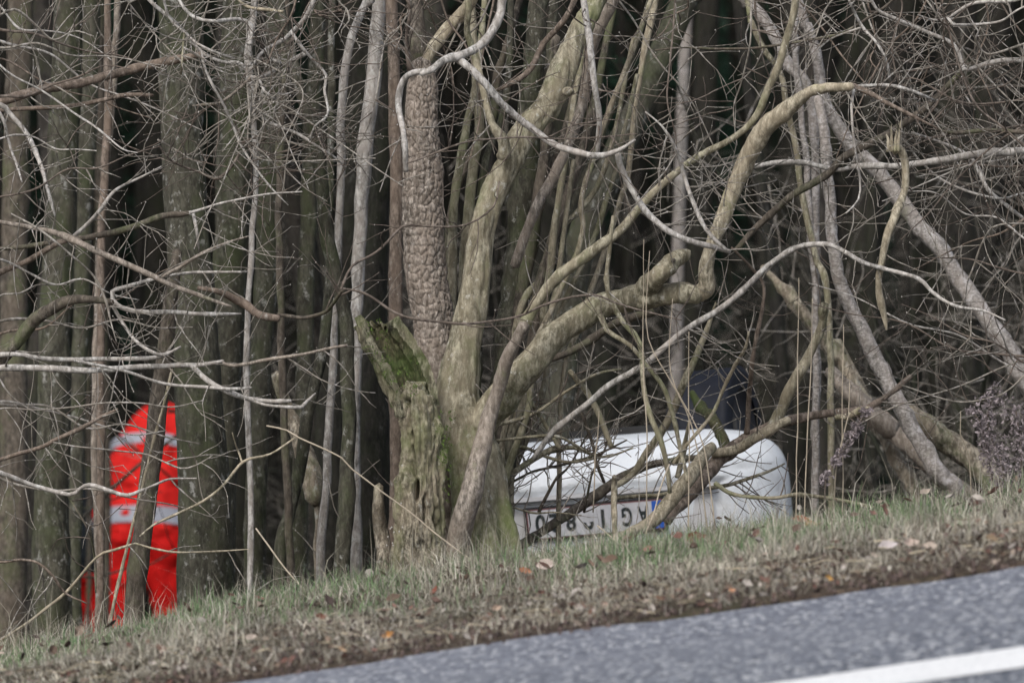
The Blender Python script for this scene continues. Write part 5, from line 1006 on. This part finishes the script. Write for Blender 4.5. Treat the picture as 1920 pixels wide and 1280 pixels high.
# ================================================================== verge: grass, litter, leaves
def blades(name, n, xr, yr, hmin, hmax, cols, lean, wdt, dens=None, mat='grass'):
    X = rng.uniform(*xr, n); Y = rng.uniform(*yr, n); keep = np.ones(n, bool)
    if dens is not None: keep = rng.random(n) < dens(X, Y)
    X, Y = X[keep], Y[keep]; n = len(X); Z = ground(X, Y)-.004
    cl = np.clip(vnoise(np.stack([X*6, Y*4, 0*X+9], -1))*.65+.5+.3*vnoise(np.stack([X*17, Y*9, 0*X+1], -1)), 0, 1.3); Hh = rng.uniform(hmin, hmax, n)*(.55+.9*cl); a = rng.random(n)*6.283; le = np.abs(rng.normal(size=n))*lean
    bias = vnoise(np.stack([X*3, Y*3, 0*X+2], -1))*2
    dx, dy = np.cos(a+bias*.0)*le, np.sin(a)*le; d = np.stack([dx, dy, np.ones(n)], -1); d /= np.linalg.norm(d, axis=1)[:, None]
    d2 = np.stack([dx*2.2, dy*2.2, .55*np.ones(n)-.25*le], -1); d2 /= np.linalg.norm(d2, axis=1)[:, None]
    w_ = rng.uniform(.5, 1.2, n)[:, None]*wdt; sd = np.stack([-np.sin(a), np.cos(a), 0*a], -1); v_ = rng.random(n)*6.28; sd = np.stack([np.cos(v_), np.sin(v_)*.5, 0*a], -1)
    p0 = np.stack([X, Y, Z], -1); p1 = p0+d*Hh[:, None]*.5; p2 = p1+d2*Hh[:, None]*.5
    V = np.stack([p0-sd*w_, p0+sd*w_, p1-sd*w_*.7, p1+sd*w_*.7, p2], 1).reshape(-1, 3); b0 = np.arange(n)[:, None]*5
    ci = cols(X, Y, n); C = np.repeat(ci*rng.uniform(.65, 1.3, n)[:, None], 5, 0)
    mb = MB(); mb.v.append(V); mb.n = len(V); mb.q.append(b0+np.array([[0, 1, 3, 2]])); mb.t.append(b0+np.array([[2, 3, 4]])); mb.c.append(C); return mb.obj(name, M[mat], kind='stuff', smooth=False)
DRY = np.array([[.38, .355, .29], [.31, .29, .235], [.24, .22, .175], [.47, .45, .39], [.16, .14, .11]])
GRN = np.array([[.11, .18, .085], [.15, .225, .11], [.09, .145, .075], [.18, .235, .13]])
def pick(A, n): return A[rng.integers(0, len(A), n)]
def gau(X, Y, px, py, D_, sx_, sy_): p = at(px, py, D_); return np.exp(-((X-p[0])/sx_)**2-((Y-p[1])/sy_)**2)
def greenness(X, Y): return .95*gau(X, Y, 400, 1100, 22.9, .16, .7)+gau(X, Y, 1150, 1040, 22.6, .32, .7)+.7*gau(X, Y, 1420, 1000, 22.4, .2, .5)+.5*gau(X, Y, 1700, 950, 22.4, .2, .5)+.4*gau(X, Y, 60, 1170, 22.2, .2, .5)+.5*( .12+.88*sstep(.55, .85, .5+.5*vnoise(np.stack([X*1.5+3, Y*1.2, 0*X], -1))+.32*sstep(20.9, 22.2, Y)*sstep(23.6, 23, Y)))
def cdry(X, Y, n): return pick(DRY, n)*(.62+.5*np.clip(vnoise(np.stack([X*5+7, Y*3, 0*X], -1))*.8+.5+.4*vnoise(np.stack([X*15, Y*8, 0*X+4], -1)), 0, 1.3))[:, None]
def cgrn(X, Y, n): return pick(GRN, n)
XR = (-3.4, 3.4)
blades('dry_grass', 150000, XR, (19.56, 24.4), .02, .075, cdry, 2.0, .0019, lambda X, Y: .26+.22*sstep(19.55, 19.7, Y)+.52*sstep(19.7, 20.0, Y+.25*vnoise(np.stack([X*4, 0*X, 0*X], -1))))
blades('dead_grass_tufts', 30000, XR, (20.7, 23.9), .05, .13, cdry, .55, .0014, lambda X, Y: sstep(.1, .5, vnoise(np.stack([X*4, Y*4, 0*X+20], -1))+.25*sstep(-.2, -1.6, X)))
blades('green_grass', 85000, XR, (20.7, 24.1), .03, .10, cgrn, .7, .0015, lambda X, Y: greenness(X, Y))
blades('green_moss_and_shoots', 14000, XR, (20.2, 22), .01, .03, cgrn, .9, .0014, lambda X, Y: .35*greenness(X, Y+1)+.08)
blades('tall_dry_grass', 9500, XR, (21.6, 24.6), .07, .21, cdry, .45, .0013, lambda X, Y: .35+.65*sstep(0, .6, vnoise(np.stack([X*2.5, Y*2, 0*X+31], -1))))
blades('ditch_grass', 16000, (-4, 4), (24.2, 30), .04, .16, lambda X, Y, n: np.where(rng.random(n)[:, None] < .6, pick(DRY, n), pick(GRN, n))*.75, .8, .002)
def leafshape(c, r_, nrm, ang, curl, wr=.6):
    u = np.array([math.cos(ang), math.sin(ang), 0]); n_ = nrm/np.linalg.norm(nrm); u = u-n_*u.dot(n_); u /= np.linalg.norm(u); v = np.cross(n_, u)
    pts = [(-1, 0, .3), (-.5, .8, .5), (.15, 1, .45), (.7, .55, .35), (1.15, 0, .5), (.7, -.55, .35), (.15, -1, .45), (-.5, -.8, .5), (0, 0, -.1)]
    return [c+(u*a+v*b*wr)*r_+n_*(z*curl*r_*rng.uniform(.6, 1.4)) for a, b, z in pts], [[8, k, (k+1) % 8] for k in range(8)]
def litter(name, n, xr, yr, rr, cols, dens=None, lift=.012, flat=.8):
    mb = MB()
    for _ in range(n):
        x, y = rng.uniform(*xr), rng.uniform(*yr)
        if dens is not None and rng.random() > dens(x, y): continue
        z = float(np.interp(y, PROF_Y, PROF_Z)+.149*14*math.tanh(x/14)*min(1, max(0, (140-y)/90)))+rng.uniform(.0, lift)+.012
        v, t = leafshape(np.array([x, y, z]), rng.uniform(*rr), np.array([rng.normal()*flat, rng.normal()*flat-.2, 1]), rng.random()*6.28, rng.uniform(.2, 1.1)); mb.add(v, None, t, c=cols[rng.integers(len(cols))]*rng.uniform(.6, 1.3))
    return mb.obj(name, M['leaf'], kind='stuff', smooth=False)
BR = np.array([[.12, .085, .065], [.17, .13, .10], [.09, .06, .05], [.25, .21, .175], [.14, .08, .065], [.34, .31, .28], [.06, .045, .04]])
litter('leaf_litter', 2600, (-3.2, 3.2), (19.52, 20.9), (.005, .015), BR, lambda x, y: 1-.8*float(sstep(19.8, 20.8, y)), .02)
litter('fallen_leaves_on_grass', 260, (-3.2, 3.2), (20.8, 24), (.010, .026), BR, None, .05)
litter('forest_floor_leaves', 5000, (-6, 6), (24.4, 38), (.02, .045), BR*.8, None, .03)
# bits of dead stalk along the road edge
mb = MB()
for _ in range(420):
    x, y = rng.uniform(-3.2, 3.2), 19.6+abs(rng.normal())*.6; z = float(ground(x, y))+rng.uniform(.004, .03); a = rng.normal()*.6; L = rng.uniform(.02, .11); d = np.array([math.cos(a), math.sin(a), rng.normal()*.15])*L
    c0 = np.array([x, y, z]); r_ = rng.uniform(.0008, .0026); q = np.array([c0, c0+d*.5+rng.normal(size=3)*.004, c0+d])
    s1 = np.array([0, 0, r_]); s2 = np.array([0, r_, 0]); V = np.array([q[0]-s1, q[0]+s1, q[1]+s1, q[1]-s1, q[2]+s1*.4, q[0]+s2, q[1]+s2]); mb.add(V, [[0, 1, 2, 3]], [[3, 2, 4], [1, 5, 2], [2, 5, 6]], c=np.array([.42, .37, .27])*rng.uniform(.35, 1.2))
mb.obj('dead_stalks', M['leaf'], kind='stuff', smooth=False)
# clods and grit on the shoulder
mb = MB()
for _ in range(2000):
    x, y = rng.uniform(-3.1, 3.1), 19.5+abs(rng.normal())*.4; c0 = np.array([x, y, float(ground(x, y))+.003]); v, t = ico(c0, 1); v = (v-c0)*rng.uniform(.003, .014)*rng.uniform(.6, 1.2, (6, 1))+c0; mb.add(v, None, t, c=np.array([.06, .045, .04])*rng.uniform(.5, 2.2))
mb.obj('soil_clods', M['leaf'], kind='stuff')
# single leaves that stand out
LV = [(725, 1190, 20, 20, (.50, .24, .07), 'orange fallen leaf near the road edge, left of centre'), (1025, 1062, 21.9, 34, (.50, .42, .38), 'pale pinkish crumpled leaf standing in the grass below the old tree'), (985, 1072, 21.8, 22, (.30, .13, .07), 'reddish brown leaf beside the pale crumpled leaf'),
      (815, 1108, 21.3, 18, (.18, .07, .05), 'dark red leaf in the grass below the rotten stump'), (1130, 1180-48, 20.8, 16, (.32, .22, .17), 'light brown leaf in the grass near the middle'), (1665, 1025, 20.9, 30, (.42, .38, .38), 'greyish lilac curled leaf at the right verge'), (1705, 1018, 21, 28, (.44, .36, .31), 'pale beige leaf beside the greyish curled leaf'),
      (1305, 1012, 21.8, 34, (.15, .045, .03), 'long dark red leaf in the grass below the dead branch'), (1745, 1025, 20.8, 26, (.40, .34, .29), 'long beige leaf blade right of the curled leaves'), (1553, 1082, 20.2, 15, (.48, .29, .10), 'small yellow-orange leaf on the right shoulder'), (600, 1155, 21, 20, (.16, .07, .05), 'dark red-brown leaf left of the orange leaf'), (930, 1140, 20.9, 18, (.34, .26, .20), 'light brown leaf left of centre on the verge'),
      (1400, 1093, 20.2, 20, (.38, .35, .32), 'pale grey leaf on the shoulder below the car'), (1370, 1106, 20.1, 14, (.36, .20, .12), 'rusty leaf on the shoulder left of the pale grey leaf'), (1500, 975, 22.6, 26, (.28, .13, .08), 'reddish leaf at the right end of the white car'), (1520, 985, 22.4, 24, (.36, .24, .13), 'orange-brown leaf next to the reddish one at the end of the car'), (300, 1215, 20.4, 22, (.14, .09, .07), 'dark leaf on the left shoulder'), (470, 1195, 20.7, 18, (.36, .31, .27), 'pale leaf on the left verge'),
      (120, 1190, 21.6, 20, (.2, .14, .1), 'brown leaf at the lower left corner of the verge'), (1110, 1145, 20.5, 16, (.13, .07, .05), 'dark brown leaf on the shoulder near the middle'), (640, 1216, 20.1, 16, (.30, .22, .15), 'tan leaf on the shoulder below left of the orange leaf'), (1235, 1120, 20.3, 15, (.16, .1, .07), 'brown leaf near the road edge under the plate'), (1860, 1010, 20.6, 22, (.2, .15, .1), 'brown leaf on the right shoulder near the photo edge')]
for px, py, D_, sz, col, lab in LV:
    # find the ground point under that line of sight
    for d in np.arange(19.4, 24.5, .02):
        p = at(px, py, d)
        if p[2] <= float(ground(p[0], p[1]))+.022 and p[1] > 19.45: break
    mb = MB(); v, t = leafshape(np.array([0, 0, .004+sz*.0002]), sz*d/F_PX*.6, np.array([rng.normal()*.4, -.9, .8]), rng.normal()*.6, .8, .55); mb.add(v, None, t, c=np.array(col)*rng.uniform(.9, 1.1))
    o = mb.obj('fallen_leaf', M['leaf'], smooth=False); o.location = (p[0], p[1], float(ground(p[0], p[1]))+.012); tag(o, lab, 'leaf', 'single fallen leaves on the verge')
flush_twigs()
def split_same():
    seen = {}
    for o in COL.objects:
        if o.get('group') and o.get('label') and o.parent is None: seen.setdefault((o['group'], o['label']), []).append(o)
    for (g_, l_), os_ in seen.items():
        if len(os_) > 1:
            os_.sort(key=lambda o: o.location[0]/o.location[1])
            for k, o in enumerate(os_): o['label'] = l_+', '+('leftmost' if k == 0 else 'rightmost' if k == len(os_)-1 else ['second', 'third', 'fourth', 'fifth', 'sixth', 'seventh', 'eighth', 'ninth'][min(k-1, 7)]+' from left')
relabel('trunks of the forest behind', '{th} {ln} {dp} trunk')
relabel('bare shrubs of the undergrowth', 'blurred {dp} bare twiggy shrub')
relabel('tall spruces added for shade', '{dp} bare-trunked spruce with added shade crown')
relabel('dark spruces far back', '{dp} dark green spruce')
split_same()
